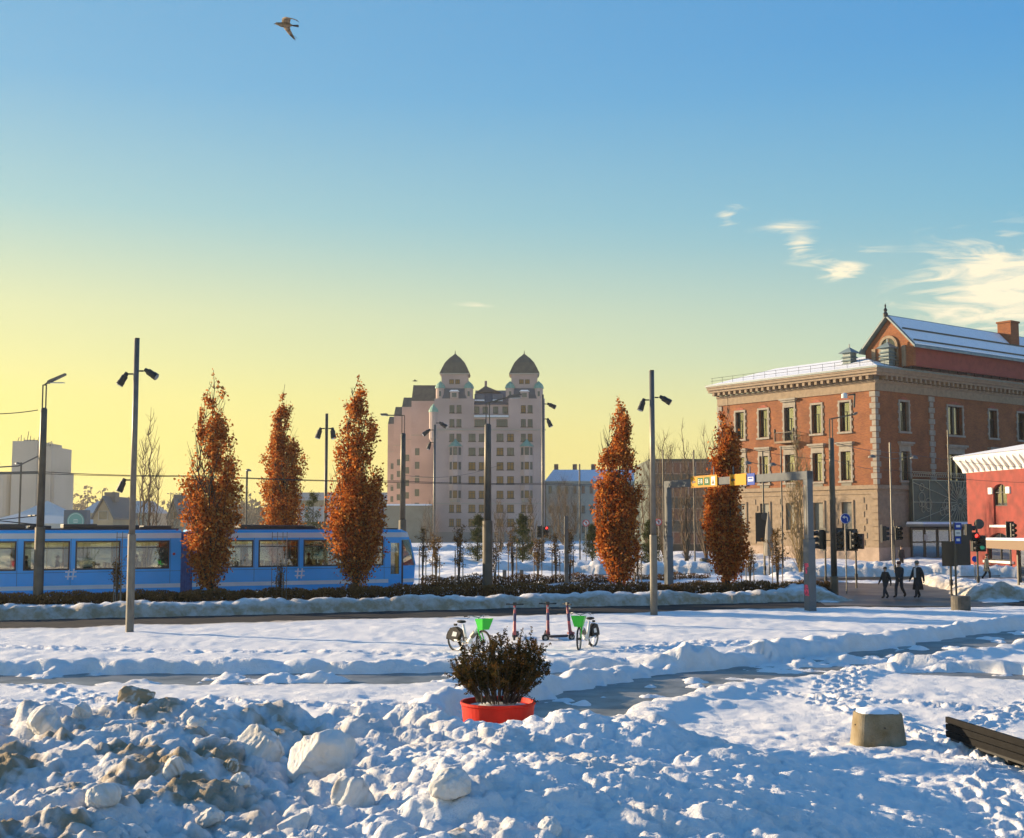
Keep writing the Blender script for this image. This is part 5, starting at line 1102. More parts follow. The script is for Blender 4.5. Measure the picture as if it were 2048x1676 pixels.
# bus stop flag
b = G(1913, 1198); o = empty('bus_stop_sign', b); tag(o, 'bus stop pole with blue flag and timetable standing in a concrete drum', 'bus stop'); Yb = b.y
MB().tube([(0, 0, -.1), (0, 0, P(1913, 1045, Yb).z)], .05, 10).build('pole', POLE, o)
for (p0, p1, M, nm) in (((1908, 1046), (1922, 1059), SB, 'blue_flag'), ((1909, 1060.5), (1921, 1072), mat('paper', ()), 'timetable'), ((1909, 1073), (1921, 1087), SB, 'lower_blue_plate')):
    a, c = P(*p0, Yb), P(*p1, Yb); q = MB().box(a.x-b.x, c.x-b.x, -.09, -.06, c.z, a.z).build(nm, M, o); w, h = c.x-a.x, a.z-c.z
    MB().box(a.x-b.x+w*.2, c.x-b.x-w*.2, -.098, -.092, c.z+h*.35, a.z-h*.3).build('pictogram', mat('sign_white', ()) if nm != 'timetable' else mat('grey_print', (.4, .4, .4), .7), q)
dr = G(1922, 1224); dz = 1.05; q = MB().lathe([(.40, -.2), (.40, .62), (.37, .68), (.34, .68)], 20, (dr.x-b.x, dr.y-b.y, 0)).build('concrete_drum', mat('drum_brown', (.09, .08, .065), .8, var=.3, scale=5), o)
signal_post('signal with backs of two heads next to the bus stop pole', 1903, 1185, 66, 1085, [(1901, 1128, 2.6, None, .95), (1924, 1126, 3.3, None, 1.2)])
# bus shelter roof at the right edge
a = P(1946, 1080, 76); b2 = P(2100, 1080, 70); o = empty('bus_shelter', (a.x, a.y, 0), math.atan2(b2.y-a.y, b2.x-a.x)); tag(o, 'bus shelter with snow on its flat brown roof', 'bus shelter'); W = (b2-a).length; zr = a.z
MB().prism([(0, zr), (.5, zr-.45), (W, zr-.6), (W, zr)], 1, 0, 1.9).build('roof', mat('brown_fascia', (.16, .09, .045), .6), o); MB().box(-.1, W, -.05, 1.95, zr+.002, zr+.14).build('roof_snow', SNOWCAP, o)
for x in (2.0, W-.3): MB().box(x-.05, x+.05, 1.5, 1.6, -.2, zr-.5).build('post', POLE, o)
MB().box(2.0, W, 1.62, 1.65, .3, zr-.6).build('glass_wall', GLASS_W, o)
# folded parasol, litter bins, square bollard posts
p = P(1538, 1100, 86); o = empty('folded_parasol', (p.x, p.y, 0)); tag(o, 'tall folded grey parasol before the brick wall', 'parasol'); MB().tube([(0, 0, 0), (0, 0, 4.6)], .04, 8).build('pole', POLE, o); MB().lathe([(.30, 1.6), (.34, 1.9), (.22, 3.4), (.05, 4.5)], 9).build('canopy', mat('grey_canvas', (.24, .22, .19), .9), o)
for px, py0, Y, pyt, lab in ((1133, 1170, 73, 1032, 'square pale post wrapped by a sapling'), (1009, 1160, 78, 1140, 'low wooden post of a sapling frame'), (1043, 1160, 78, 1140, 'second low wooden post of a sapling frame')):
    q = P(px, py0, Y); o = MB().box(-.12, .12, -.12, .12, -.1, max(.6, P(px, pyt, Y).z)).build('square_post', GALV, bevel=.02); o.location = (q.x, Y, 0); tag(o, lab, 'post')
for px, Y, lab in ((1409, 96, 'dark litter bin by the bare trees'), (1072, 118, 'dark green litter bin near the far road')):
    q = P(px, 1100, Y); o = empty('litter_bin', (q.x, Y, 0)); tag(o, lab, 'bin'); MB().lathe([(.32, 0), (.36, 1.0), (.38, 1.02)], 14).build('body', mat('bin_green', (.03, .05, .04), .5), o); MB().lathe([(.39, 1.02), (.39, 1.10), (.2, 1.18)], 14).build('lid', BLACK, o)
# tubular stand in front of the tram
for px in (558, 248):
    q = P(px, 1100, 60.6 if px == 558 else 56.6); o = empty('metal_frame', (q.x, q.y, 0)); tag(o, 'thin tall metal guard frame in the hedge before the %s' % ('middle of the tram' if px == 558 else 'rear of the tram'), 'frame', 'metal guard frames'); m = MB(); h = P(px, 1064, q.y).z
    for x in (-.33, -.08, .18, .38): m.tube([(x, 0, -.1), (x, 0, h)], .016, 5)
    for z in (h*.55, h*.8, h*.93): m.tube([(-.36, 0, z), (.41, 0, z)], .012, 4)
    m.build('bars', GALV, o)
# ================================================================== TRAM
def tram():
    A0 = P(0, 1181.8, 59.7); A0.z = 0; B0 = P(832, 1164, 69); B0.z = 0; u = (B0-A0).normalized(); ang = math.atan2(u.y, u.x)
    root = empty('tram', B0, ang); tag(root, 'blue articulated tram with white bands passing behind the hedge', 'tram')
    # local x: 0 at the nose, negative towards the rear; y: 0 near side, 2.5 far side
    n = Vector((u.y, -u.x, 0))
    X = lambda px: (hit(px, 1100, B0, n)-B0).dot(u)
    BLUE = mat('tram_blue', (.025, .38, .80), .35, var=.06, scale=.8, spec=.6); WHITE = mat('tram_white', (.66, .64, .62), .45, var=.06, scale=1); DK = mat('tram_dark', (.03, .03, .035), .5); TG = glass_mat('tram_glass', (.70, .72, .64), .02, .10); ROOF = mat('tram_roof', (.05, .09, .16), .5)
    INT = mat('tram_interior', (.28, .23, .14), .7); SEAT = mat('tram_seat', (.08, .06, .05), .7)
    z0, zf, zw0, zw1, zb0, zb1, zt = .28, .85, 1.78, 3.02, 3.04, 3.30, 3.46
    zw0 = 3.7-(1136-1050)*64/F; zw1 = 3.7-(1080-1050)*64/F; zw0 = 1.52; zw1 = 2.93
    W = 2.5
    def section(x0, x1, wins, doors, name):
        s = empty_part(name, root, (0, 0, 0)); ops = [(a, b, zw0, zw1) for a, b in wins]+[(a, b, .55, 2.85) for a, b in doors]
        for y0, y1, side in ((0, .06, 'near'), (W-.06, W, 'far')):
            ts = sorted({x0, x1, *[v for o in ops for v in o[:2]]}); zz = sorted({z0, .58, .78, 3.0, zb0, zb1, *[v for o in ops for v in o[2:]]}); b, w, w2 = MB(), MB(), MB()
            for p, q in zip(ts[:-1], ts[1:]):
                for r_, t in zip(zz[:-1], zz[1:]):
                    if any(o[0]-1e-6 < (p+q)/2 < o[1] and o[2] < (r_+t)/2 < o[3] for o in ops): continue
                    mid = (r_+t)/2; (w if zb0 < mid < zb1 else w2 if .58 < mid < .78 else b).box(p, q, y0, y1, r_, t)
            b.build('side_panel', BLUE, s); w.build('white_band', WHITE, s); w2.build('lower_white_stripe', WHITE, s)
            for (a, c) in wins:
                win = empty_part('window', s, ((a+c)/2, y0 if side == 'near' else y1, zw0)); ww, hh = c-a, zw1-zw0; yy = -.012 if side == 'near' else .012; e = .075
                MB().box(-ww/2, -ww/2+e, min(yy, 0), max(yy, 0), 0, hh).box(ww/2-e, ww/2, min(yy, 0), max(yy, 0), 0, hh).box(-ww/2+e, ww/2-e, min(yy, 0), max(yy, 0), 0, e).box(-ww/2+e, ww/2-e, min(yy, 0), max(yy, 0), hh-e, hh).box(-ww/2+e, ww/2-e, min(yy, 0), max(yy, 0), hh*.74, hh*.74+.035).build('rubber_frame', DK, win)
                d = .03 if side == 'near' else -.03; MB().box(-ww/2, ww/2, min(d, d*.7), max(d, d*.7), 0, hh).build('pane', TG, win)
            for (a, c) in doors:
                dd = empty_part('door', s, ((a+c)/2, y0 if side == 'near' else y1, .55)); ww, hh = c-a, 2.3; d = .05 if side == 'near' else -.05; e = .13
                MB().box(-ww/2, -ww/2+e, min(0, d), max(0, d), 0, hh).box(ww/2-e, ww/2, min(0, d), max(0, d), 0, hh).box(-ww/2+e, ww/2-e, min(0, d), max(0, d), 0, .5).box(-ww/2+e, ww/2-e, min(0, d), max(0, d), hh-.12, hh).build('door_leaf', BLUE, dd); MB().box(-ww/2+e, ww/2-e, min(.4*d, .6*d), max(.4*d, .6*d), .5, hh-.12).build('pane', TG, dd); MB().box(ww/2, ww/2+.10, min(0, -d*.2), max(0, -d*.2), 0, hh).build('door_seal', DK, dd)
        MB().box(x0, x1, .06, W-.06, z0, zf).build('floor', DK, s)
        for (a, c) in wins: MB().box(c+.04, c+.055, -.003, .0, .79, zb0).build('panel_seam', DK, s)
        MB().box(x0, x1, -.004, .0, 1.40, 1.415).build('panel_seam', DK, s)
        MB().prism([(0.0, zb1), (.05, zt-.03), (.3, zt), (W-.3, zt), (W-.05, zt-.03), (W, zb1), (W-.06, zb1-.02), (.06, zb1-.02)], 0, x0, x1).build('roof', BLUE, s)
        MB().box(x0+.05, x1-.05, .35, W-.35, zt+.002, zt+.07).build('roof_walkway', DK, s)
        # seats and grab poles inside
        sm = MB().box(-.22, .22, -.4, .4, 0, .08).box(-.22, -.14, -.4, .4, .08, .62).mesh('seat', SEAT)
        x = x0+.8; j = 0
        while x < x1-.8:
            if not any(a-.3 < x < b+.3 for a, b in doors):
                for y in (.58, W-.58): inst('seat', sm, s, (x, y, 1.22), math.pi if j % 2 else 0)
            else: MB().tube([(x, .8, zf), (x, .8, zb0)], .02, 6).build('grab_pole', mat('grab_yellow', (.55, .40, .05), .4), s)
            x += .85; j += 1
        for xx in (x0+1.5, (x0+x1)/2, x1-1.5): MB().tube([(xx, 1.0, zf), (xx, 1.0, zb0)], .02, 6).build('grab_pole', mat('grab_yellow', ()), s)
        return s
    xj = X(372)
    sa = section(X(-190), xj-.25, [(X(-150), X(-70)), (X(-58), X(33)), (X(47), X(140)), (X(151), X(241)), (X(258), X(339))], [(X(-188), X(-160))], 'rear_section')
    sb = section(xj+.35, -.0-.9, [(X(396), X(436)), (X(446), X(507)), (X(517), X(597)), (X(607), X(690)), (X(700), X(767))], [(X(777), X(803))], 'front_section')
    MB().box(xj-.25, xj+.35, .08, W-.08, .35, 3.34).build('bellows', mat('tram_bellows', (.03, .10, .30), .7, var=.2, scale=6), root)
    for k in range(5): MB().box(xj-.22+k*.12, xj-.18+k*.12, .03, W-.03, .4, 3.3).build('bellows_rib', mat('tram_bellows', ()), root)
    # nose with driver's cab
    nose = empty_part('cab', root, (-.9, 0, 0))
    def ring(z, l, inset): return [(0, 0, z), (0, W, z), (l, W-inset, z), (l, inset, z)]
    ringv = [ring(z0, .75, .25), ring(.58, .86, .22), ring(.78, .88, .22), ring(1.5, .92, .22), ring(2.9, .62, .28), ring(3.04, .58, .28), ring(3.30, .50, .3), ring(3.46, .2, .5)]
    def shell(i0, i1, M, nm, sides=(0, 1, 2, 3)):
        m = MB()
        for i in range(i0, i1):
            a, b = ringv[i], ringv[i+1]; m.add(a+b, [(j, (j+1) % 4, 4+(j+1) % 4, 4+j) for j in sides])
        return m.build(nm, M, nose)
    shell(0, 1, BLUE, 'front_skirt'); shell(1, 2, WHITE, 'white_band'); shell(2, 3, BLUE, 'front_panel'); shell(4, 5, BLUE, 'header'); shell(5, 6, WHITE, 'white_band'); shell(6, 7, BLUE, 'roof_edge')
    MB().add(ringv[7], [(0, 1, 2, 3)]).build('roof', BLUE, nose)
    shell(3, 4, TG, 'windscreen', (1, 2, 3))
    for j in (2, 3): MB().tube([ringv[3][j], ringv[4][j]], .05, 6).build('pillar', BLUE, nose)
    for y in (.55, W-.55): MB().tube([(.88, y, 1.0), (.95, y, 1.0)], .11, 14).build('headlight', LENS, nose)
    MB().box(-.1, -.05, .1, W-.1, zf, 2.2).build('cab_bulkhead', INT, nose)
    # roof equipment
    def gear(px, L, h, nm='roof_unit'): MB().box(X(px), X(px)+L, .6, W-.6, zt+.07, zt+.07+h).build(nm, DK, root, bevel=.04)
    for px, L, h in ((-40, 2.0, .18), (60, 1.0, .14), (128, 1.6, .22), (190, 2.2, .16), (290, 1.4, .14), (486, 1.5, .18), (545, 2.0, .16), (600, 1.0, .12), (700, 1.2, .1)): gear(px, L, h)
    x = X(40); pg = MB(); zp = zt+.25; pg.bar((x-.9, .7, zp), (x+.9, .7, zp), .07).bar((x-.9, W-.7, zp), (x+.9, W-.7, zp), .07); con = 5.9
    for y in (.8, W-.8): pg.tube([(x+.9, y, zp), (x-1.1, y, zp+.22), (x+.7, (y+W/2)/2, zp+.42)], .03, 6)
    pg.bar((x+.7, .45, zp+.45), (x+.7, W-.45, zp+.45), .08); pg.bar((x+.5, .45, zp+.45), (x+.5, W-.45, zp+.45), .06); pg.build('pantograph', DK, root)
    for q in range(4): MB().lathe([(.07, 0), (.11, .05), (.07, .1), (.11, .15), (.06, .2)], 10, (x-.7+.45*q, .7, zt+.06)).build('insulator', DK, root)
    # white hash mark and red lamps
    for px in (143, 600):
        xx = X(px); zc = 3.7-(1146-1050)*(62 if px < 300 else 66)/F; m = MB(); s = .26
        for q in (-.11, .11): m.bar((xx+q-.03, -.006, zc-s), (xx+q+.03, -.006, zc+s), .07, .008, up=(0, 1, 0)).bar((xx-s, -.009, zc+q), (xx+s, -.009, zc+q), .07, .008, up=(0, 1, 0))
        m.build('hash_mark', mat('mark_white', (.62, .64, .66), .6), root)
    for px in (348, 771): MB().tube([(X(px), -.02, 2.25), (X(px), .0, 2.25)], .07, 12).build('marker_lamp', mat('dark_red_lamp', (.3, .02, .02), .3), root)
    for xc in (X(20), X(180), X(330), X(470), X(640), -2.6):
        b = empty_part('bogie', root, (xc, 0, 0))
        MB().box(-1.0, 1.0, .25, W-.25, .25, .5).build('bogie_frame', DK, b)
        for dx in (-.85, .85):
            for y in (.3, W-.42): MB().tube([(dx, y, .33), (dx, y+.12, .33)], .33, 18).build('wheel', DK, b)
    return root, X, u, n, B0
TR, TX, TU, TN, TB = tram()
# track rails
for k in (.55, 1.98):
    m = MB(); a = TB-TN*k; m.bar(a-TU*45+Vector((0, 0, .12)), a+TU*70+Vector((0, 0, .12)), .07, .06); tag(m.build('tram_rail', mat('rail_steel', (.10, .09, .08), .35, metal=.8)), 'steel tram rail lying in the snow behind the hedge', 'rail', 'tram rails')

# ================================================================== PEOPLE
SKIN = mat('skin', (.50, .30, .21), .6)
def person(label, loc, rz, H, colors, pose, hat=None, hair=(.05, .03, .02), coat=None, seated=False, group=None):
    """colors: jacket, trousers, shoes; pose: joint offsets for a 1.75 m figure facing -y"""
    k = H/1.75; j = dict(pelvis=(0, 0, .95), waist=(0, 0, 1.08), chest=(0, -.01, 1.30), neck=(0, -.01, 1.49), head0=(0, -.02, 1.57), head1=(0, -.03, 1.68), head2=(0, -.015, 1.735),
             hipL=(.095, 0, .91), kneeL=(.10, -.02, .50), ankL=(.10, .02, .09), toeL=(.11, -.15, .035), hipR=(-.095, 0, .91), kneeR=(-.10, -.02, .50), ankR=(-.10, .02, .09), toeR=(-.11, -.15, .035),
             shL=(.185, 0, 1.42), elL=(.24, .03, 1.14), wrL=(.25, -.04, .89), haL=(.25, -.06, .80), shR=(-.185, 0, 1.42), elR=(-.24, .03, 1.14), wrR=(-.25, -.04, .89), haR=(-.25, -.06, .80)); j.update(pose)
    rad = dict(pelvis=.145, waist=.135, chest=.16, neck=.058, head0=.072, head1=.095, head2=.07, hip=.085, knee=.062, ank=.05, toe=.04, sh=.075, el=.055, wr=.04, ha=.042)
    names = list(j); idx = {n: i for i, n in enumerate(names)}
    E = [('pelvis', 'waist'), ('waist', 'chest'), ('chest', 'neck'), ('neck', 'head0'), ('head0', 'head1'), ('head1', 'head2')]
    for s in 'LR': E += [('pelvis', 'hip'+s), ('hip'+s, 'knee'+s), ('knee'+s, 'ank'+s), ('ank'+s, 'toe'+s), ('chest', 'sh'+s), ('sh'+s, 'el'+s), ('el'+s, 'wr'+s), ('wr'+s, 'ha'+s)]
    me = bpy.data.meshes.new('t'); me.from_pydata([Vector(j[n])*k for n in names], [(idx[a], idx[b]) for a, b in E], []); ob = bpy.data.objects.new('t', me); COL.objects.link(ob)
    sk = ob.modifiers.new('s', 'SKIN'); sv = me.skin_vertices[0].data
    bulk = 1.30
    for n in names:
        r = rad.get(n, rad.get(n[:-1], .06))*k; torso = n in ('pelvis', 'waist', 'chest'); sv[idx[n]].radius = (r*(1.22 if torso else 1)*(bulk if not n.startswith('head') else 1), r*(.85 if torso else 1)*(bulk if not n.startswith('head') else 1)); sv[idx[n]].use_root = (n == 'pelvis')
    ob.modifiers.new('u', 'SUBSURF').levels = 2
    dg = bpy.context.evaluated_depsgraph_get(); m2 = bpy.data.meshes.new_from_object(ob.evaluated_get(dg)); bpy.data.objects.remove(ob)
    mats = [mat('cloth_%.2f_%.2f_%.2f' % c, c, .85, var=.15, scale=8, bump=.004, bscale=20) for c in colors]+[SKIN]
    m2.materials.clear(); [m2.materials.append(m) for m in mats]
    hip = j['pelvis'][2]*k; nk = j['neck'][2]*k+.035*k
    P3 = {n: Vector(j[n])*k for n in names}
    for p in m2.polygons:
        c = p.center; p.use_smooth = True
        dl = min((c-P3['haL']).length, (c-P3['haR']).length); da = min((c-P3[n]).length for n in ('toeL', 'toeR', 'ankL', 'ankR')); head = (c-P3['head1']).length
        armd = min((c-P3[n]).length for n in ('elL', 'wrL', 'elR', 'wrR'))
        legd = min((c-P3[n]).length for n in ('kneeL', 'kneeR', 'hipL', 'hipR', 'ankL', 'ankR'))
        p.material_index = 3 if (dl < .055*k or (c.z > nk and head < .2*k)) else 2 if da < .09*k else 1 if (legd < .22*k and c.z < hip-.03 and legd < armd) else 0
    root = empty('person', loc, rz); tag(root, label, 'person', group); body = inst('body', m2, root)
    h1 = P3['head1']
    HM = mat('hair_%.2f' % hair[0], hair, .8)
    MB().lathe([(.075*k, -.05*k), (.104*k, .0), (.10*k, .05*k), (.07*k, .09*k), (.02*k, .105*k)], 14, (h1.x, h1.y+.018*k, h1.z+.005)).build('hair', HM, root, smooth=True)
    face = MB(); face.tube([h1+Vector((0, -.085*k, -.005)), h1+Vector((0, -.115*k, -.03*k))], [.012*k, .016*k], 6); face.build('nose', SKIN, root, smooth=True)
    e = MB()
    for s in (-1, 1): e.tube([h1+Vector((s*.032*k, -.088*k, .012*k)), h1+Vector((s*.032*k, -.097*k, .012*k))], .011*k, 6)
    e.bar(h1+Vector((-.022*k, -.088*k, -.058*k)), h1+Vector((.022*k, -.088*k, -.058*k)), .012*k, .008*k); e.build('face_features', mat('dark_features', (.06, .03, .025), .6), root)
    for s, n in ((1, 'L'), (-1, 'R')):    # gloved or bare hands: four fingers and a thumb
        w, h = P3['wr'+n], P3['ha'+n]; d = (h-w).normalized(); sd = Vector((0, -1, 0)).cross(d); sd = sd.normalized() if sd.length > .1 else Vector((1, 0, 0)); fw = d.cross(sd).normalized(); m = MB()
        for q, L in ((-.024, .062), (-.008, .072), (.008, .068), (.024, .055)): b = h+fw*q*k; m.tube([b, b+d*L*.55*k, b+d*L*k-sd*s*.018*k], [.0095*k, .009*k, .007*k], 6)
        b = w.lerp(h, .45)-fw*.03*k; m.tube([b, b+d*.035*k-fw*.022*k, b+d*.065*k-fw*.026*k], [.011*k, .010*k, .008*k], 6); m.build('fingers', SKIN if colors[2][0] > .03 else mats[2], root, smooth=True)
    if hat: 
        M = mat('hat_%.2f_%.2f' % hat[:2], hat, .9); MB().lathe([(.108*k, -.02*k), (.113*k, .03*k), (.10*k, .08*k), (.06*k, .12*k), (.01*k, .13*k)], 14, (h1.x, h1.y+.008*k, h1.z+.02*k)).build('hat', M, root, smooth=True)
    if coat:   # open-bottomed coat skirt from the waist
        col, zl, wid = coat; M = mat('coat_%.2f_%.2f' % col[:2], col, .9, var=.15, scale=6); pv = P3['waist']; n = 20; prof = [(.165, .06), (.185, -.15), (.20+wid*.4, -.35), (.21+wid, -(1.08-zl))]
        m = MB(); vs = []
        for r, z in prof:
            for q in range(n): t = 2*math.pi*q/n; f = 1+.05*math.sin(5*t+z*4); vs.append((pv.x+r*k*1.05*f*math.cos(t), pv.y+r*k*.85*f*math.sin(t)+.02, pv.z+z*k))
        m.add(vs, [(i*n+q, i*n+(q+1) % n, (i+1)*n+(q+1) % n, (i+1)*n+q) for i in range(len(prof)-1) for q in range(n)]); c = m.build('coat_skirt', M, root, smooth=True); c.modifiers.new('t', 'SOLIDIFY').thickness = .012
    return root
DARK = (.022, .021, .024); NAVY = (.026, .03, .045)
stepA = dict(kneeL=(.10, -.20, .53), ankL=(.10, -.26, .12), toeL=(.11, -.43, .09), kneeR=(-.09, .03, .50), ankR=(-.09, .26, .14), toeR=(-.09, .13, .045), elL=(.24, .10, 1.15), wrL=(.26, .14, .90), haL=(.26, .13, .81), elR=(-.24, -.07, 1.15), wrR=(-.27, -.20, .93), haR=(-.27, -.26, .86))
stepB = dict(kneeL=(.09, .05, .50), ankL=(.09, .30, .17), toeL=(.09, .19, .06), kneeR=(-.10, -.16, .52), ankR=(-.10, -.17, .10), toeR=(-.11, -.34, .05), elL=(.25, -.08, 1.16), wrL=(.24, -.22, .98), haL=(.20, -.30, .96), elR=(-.25, .09, 1.15), wrR=(-.27, .10, .90), haR=(-.27, .09, .81))
still = {}
WG = 'people walking across the square'
p = G(1772, 1199); person('short person in black winter clothes walking with arms held out', (p.x, p.y, .03), R(-62), 1.56, (DARK, NAVY, (.02, .018, .015)), stepA, hair=(.12, .07, .04), group=WG)
p = G(1800, 1197); p2 = person('person in dark jacket and red brown knitted hat walking between two others', (p.x, p.y, .03), R(-58), 1.78, ((.022, .024, .03), NAVY, (.03, .02, .015)), stepB, hat=(.10, .03, .03), group=WG)
p = G(1836, 1198); p3 = person('tall person in long black coat with pale scarf and grey hat', (p.x, p.y, .03), R(-55), 1.82, (DARK, DARK, (.02, .02, .02)), stepA, hat=(.12, .14, .15), coat=(DARK, .42, .05), group=WG)
MB().lathe([(.085, 0), (.11, .03), (.10, .09), (.075, .11)], 12, (0, -.02, 1.53)).box(-.05, .05, -.21, -.17, 1.05, 1.52).build('scarf', mat('pale_scarf', (.55, .55, .58), .9), p3)
p = P(1803, 1118, 100); person('person in dark clothes standing by the building entrance', (p.x, 100, .25), R(20), 1.75, ((.03, .025, .025), DARK, DARK), still, hair=(.10, .06, .03), group=WG)
p = P(1974, 1150, 82); person('person in beige coat and dark skirt walking near the red building', (p.x, 82, .1), R(80), 1.7, ((.30, .24, .15), DARK, DARK), stepB, hair=(.04, .03, .02), coat=((.30, .24, .15), .62, .06), group=WG)
p = P(1047, 1126, 116); person('person in brown jacket walking on the far pavement', (p.x, 116, .15), R(170), 1.8, ((.05, .04, .025), NAVY, DARK), stepA, hair=(.06, .04, .03), group=WG)
for px, rz, lab in ((1003, 60, 'person in dark clothes striding beside the far road'), (1017, 70, 'second person in dark clothes following along the far road')):
    p = P(px, 1110, 150); person(lab, (p.x, 150, .1), R(rz), 1.75, (DARK, NAVY, DARK), stepB, group=WG)
# passengers sit behind the tram windows
sit = dict(pelvis=(0, 0, .12), waist=(0, 0, .26), chest=(0, 0, .46), neck=(0, 0, .66), head0=(0, -.01, .73), head1=(0, -.03, .84), head2=(0, -.01, .9), hipL=(.1, -.05, .1), kneeL=(.11, -.42, .12), ankL=(.11, -.42, -.25), toeL=(.11, -.55, -.28), hipR=(-.1, -.05, .1), kneeR=(-.11, -.42, .12), ankR=(-.11, -.42, -.25), toeR=(-.11, -.55, -.28), shL=(.18, 0, .59), elL=(.22, -.06, .34), wrL=(.14, -.26, .24), haL=(.10, -.34, .22), shR=(-.18, 0, .59), elR=(-.22, -.06, .34), wrR=(-.14, -.26, .24), haR=(-.10, -.34, .22))
for i, (px, y, c, lab) in enumerate(((55, .6, (.05, .04, .05), 'dark haired passenger at the rear tram window'), (118, .6, (.06, .05, .04), 'passenger in brown behind the lamp post at the tram window'), (278, .6, (.05, .03, .03), 'passenger leaning at the last window before the tram joint'), (300, 1.9, (.10, .08, .06), 'passenger on the far seat before the tram joint'), (500, .6, (.07, .06, .05), 'passenger seated at the tram window right of the broad oak'), (624, .6, (.08, .06, .03), 'passenger with light brown hair at the tram window by the second hash mark'))):
    q = TB+TU*TX(px)-TN*y; person(lab, (q.x, q.y, 1.30), math.atan2(TU.y, TU.x)+(R(90) if i % 2 else R(-90)), 1.72, (c, DARK, DARK), sit, hair=(.10+.03*i, .06, .03), group='passengers in the tram')

# ================================================================== BICYCLES, SCOOTERS
def bike(label, loc, rz, lean=0, steer=0):
    GREEN = mat('lime_green', (.03, .55, .03), .4); WHT = mat('bike_white', (.70, .70, .68), .4); TY = mat('tyre', (.015, .015, .016), .8); MET = mat('bike_metal', (.3, .3, .3), .35, metal=.8)
    o = empty('hire_bicycle', loc, rz); o.rotation_euler = (0, lean, rz) ; tag(o, label, 'bicycle', 'white and green hire bicycles'); r = .345; wb = 1.12
    def wheel(par, x):
        w = empty_part('wheel', par, (x, 0, r)); MB().torus((0, 0, 0), (0, 1, 0), r-.025, .026, 36, 8).build('tyre', TY, w, smooth=True); MB().torus((0, 0, 0), (0, 1, 0), r-.06, .013, 36, 5).build('rim', MET, w)
        m = MB()
        for k in range(20): t = 2*math.pi*k/20; m.tube([(.03*math.cos(t+1), .02*(-1)**k, .03*math.sin(t+1)), ((r-.06)*math.cos(t), 0, (r-.06)*math.sin(t))], .0022, 3, cap=False)
        m.build('spokes', MET, w); MB().tube([(0, -.06, 0), (0, .06, 0)], .035, 10).build('hub', TY, w)
    wheel(o, 0)                                  # rear at origin, front towards +x
    f = empty_part('front_assembly', o, (wb-.17, 0, 0)); f.rotation_euler.z = steer
    def wheelF(): wheel(f, .17)
    wheelF()
    m = MB().tube([(wb-.17, 0, .80), (.62, 0, .42), (.52, 0, .34)], [.05, .06, .055], 10).tube([(.45, 0, .30), (.34, 0, .62), (.29, 0, .80)], [.045, .04, .03], 10).tube([(0, -.07, r), (.45, -.05, .30)], .022, 8).tube([(0, .07, r), (.45, .05, .30)], .022, 8).tube([(.47, 0, .31), (.62, 0, .33)], .06, 10)
    m.build('frame', WHT, o, smooth=True)
    MB().tube([(.78, 0, .60), (.64, 0, .47)], [.075, .075], 10).build('battery', mat('battery_grey', (.16, .15, .12), .5), o)
    g = [( .36*math.cos(t), .36*math.sin(t)+r) for t in [R(a) for a in range(10, 181, 17)]]
    m = MB()
    for (a, b), (c, d) in zip(g[:-1], g[1:]): m.add([(a, -.04, b), (a, .04, b), (c, .04, d), (c, -.04, d), (a*1.04, -.04, b+.012), (a*1.04, .04, b+.012), (c*1.04, .04, d+.012), (c*1.04, -.04, d+.012)], [(0,1,2,3), (4,7,6,5), (0,4,5,1), (3,2,6,7), (0,3,7,4), (1,5,6,2)])
    m.build('rear_mudguard', TY, o)
    gp = [(-.34, r+.05), (-.20, r+.33), (.02, r+.38), (.24, r+.22), (.15, r+.02), (-.05, r-.06)]
    for s in (-1, 1): MB().prism(gp, 1, s*.052-.004, s*.052+.004).build('skirt_guard', TY, o); MB().prism([(-.12, r+.10), (.06, r+.10), (.10, r+.22), (-.06, r+.24)], 1, s*.060-.003, s*.060+.003).build('white_patch', WHT, o)
    MB().lathe([(.02, 0), (.10, .02), (.12, .05), (.09, .08), (.02, .09)], 12, (.22, 0, .83), sx=1.35).build('saddle', TY, o, smooth=True)
    MB().tube([(wb-.17, 0, .80), (wb-.225, 0, .98)], .03, 8).build('head_tube', TY, o)
    for s in (-1, 1): MB().tube([(-.02, s*.05, .70), (.17, s*.055, r)], [.022, .014], 8).build('fork_leg', GREEN, f)
    MB().tube([(-.06, 0, .72), (-.02, 0, .70)], .05, 8).build('fork_crown', GREEN, f)
    MB().tube([(-.18, -.30, 1.07), (-.10, -.22, 1.08), (-.05, 0, 1.02), (-.10, .22, 1.08), (-.18, .30, 1.07)], .014, 8).tube([(-.055, 0, .95), (-.05, 0, 1.03)], .022, 8).build('handlebar', MET, f, smooth=True)
    for s in (-1, 1): MB().tube([(-.18, s*.30, 1.07), (-.29, s*.335, 1.05)], .018, 8).build('grip', TY, f); MB().tube([(-.13, s*.24, 1.05), (-.20, s*.30, 1.01)], .007, 5).build('brake_lever', TY, f)
    b = MB(); x0, x1, z0, z1 = .05, .36, .70, 1.0
    lo = [(x0+.03, -.12, z0), (x1-.08, -.12, z0), (x1-.08, .12, z0), (x0+.03, .12, z0)]; hi = [(x0-.02, -.20, z1), (x1+.02, -.20, z1+.02), (x1+.02, .20, z1+.02), (x0-.02, .20, z1)]
    b.add(lo+hi, [(3,2,1,0), (0,1,5,4), (1,2,6,5), (2,3,7,6), (3,0,4,7)]); bo = b.build('basket', GREEN, f); bo.modifiers.new('t', 'SOLIDIFY').thickness = .012
    MB().tube([(.32, -.07, .22), (.52, -.10, .30), (.50, -.10, .44)], .012, 6).tube([(.50, .10, .30), (.56, .10, .16)], .012, 6).build('crank', MET, o)
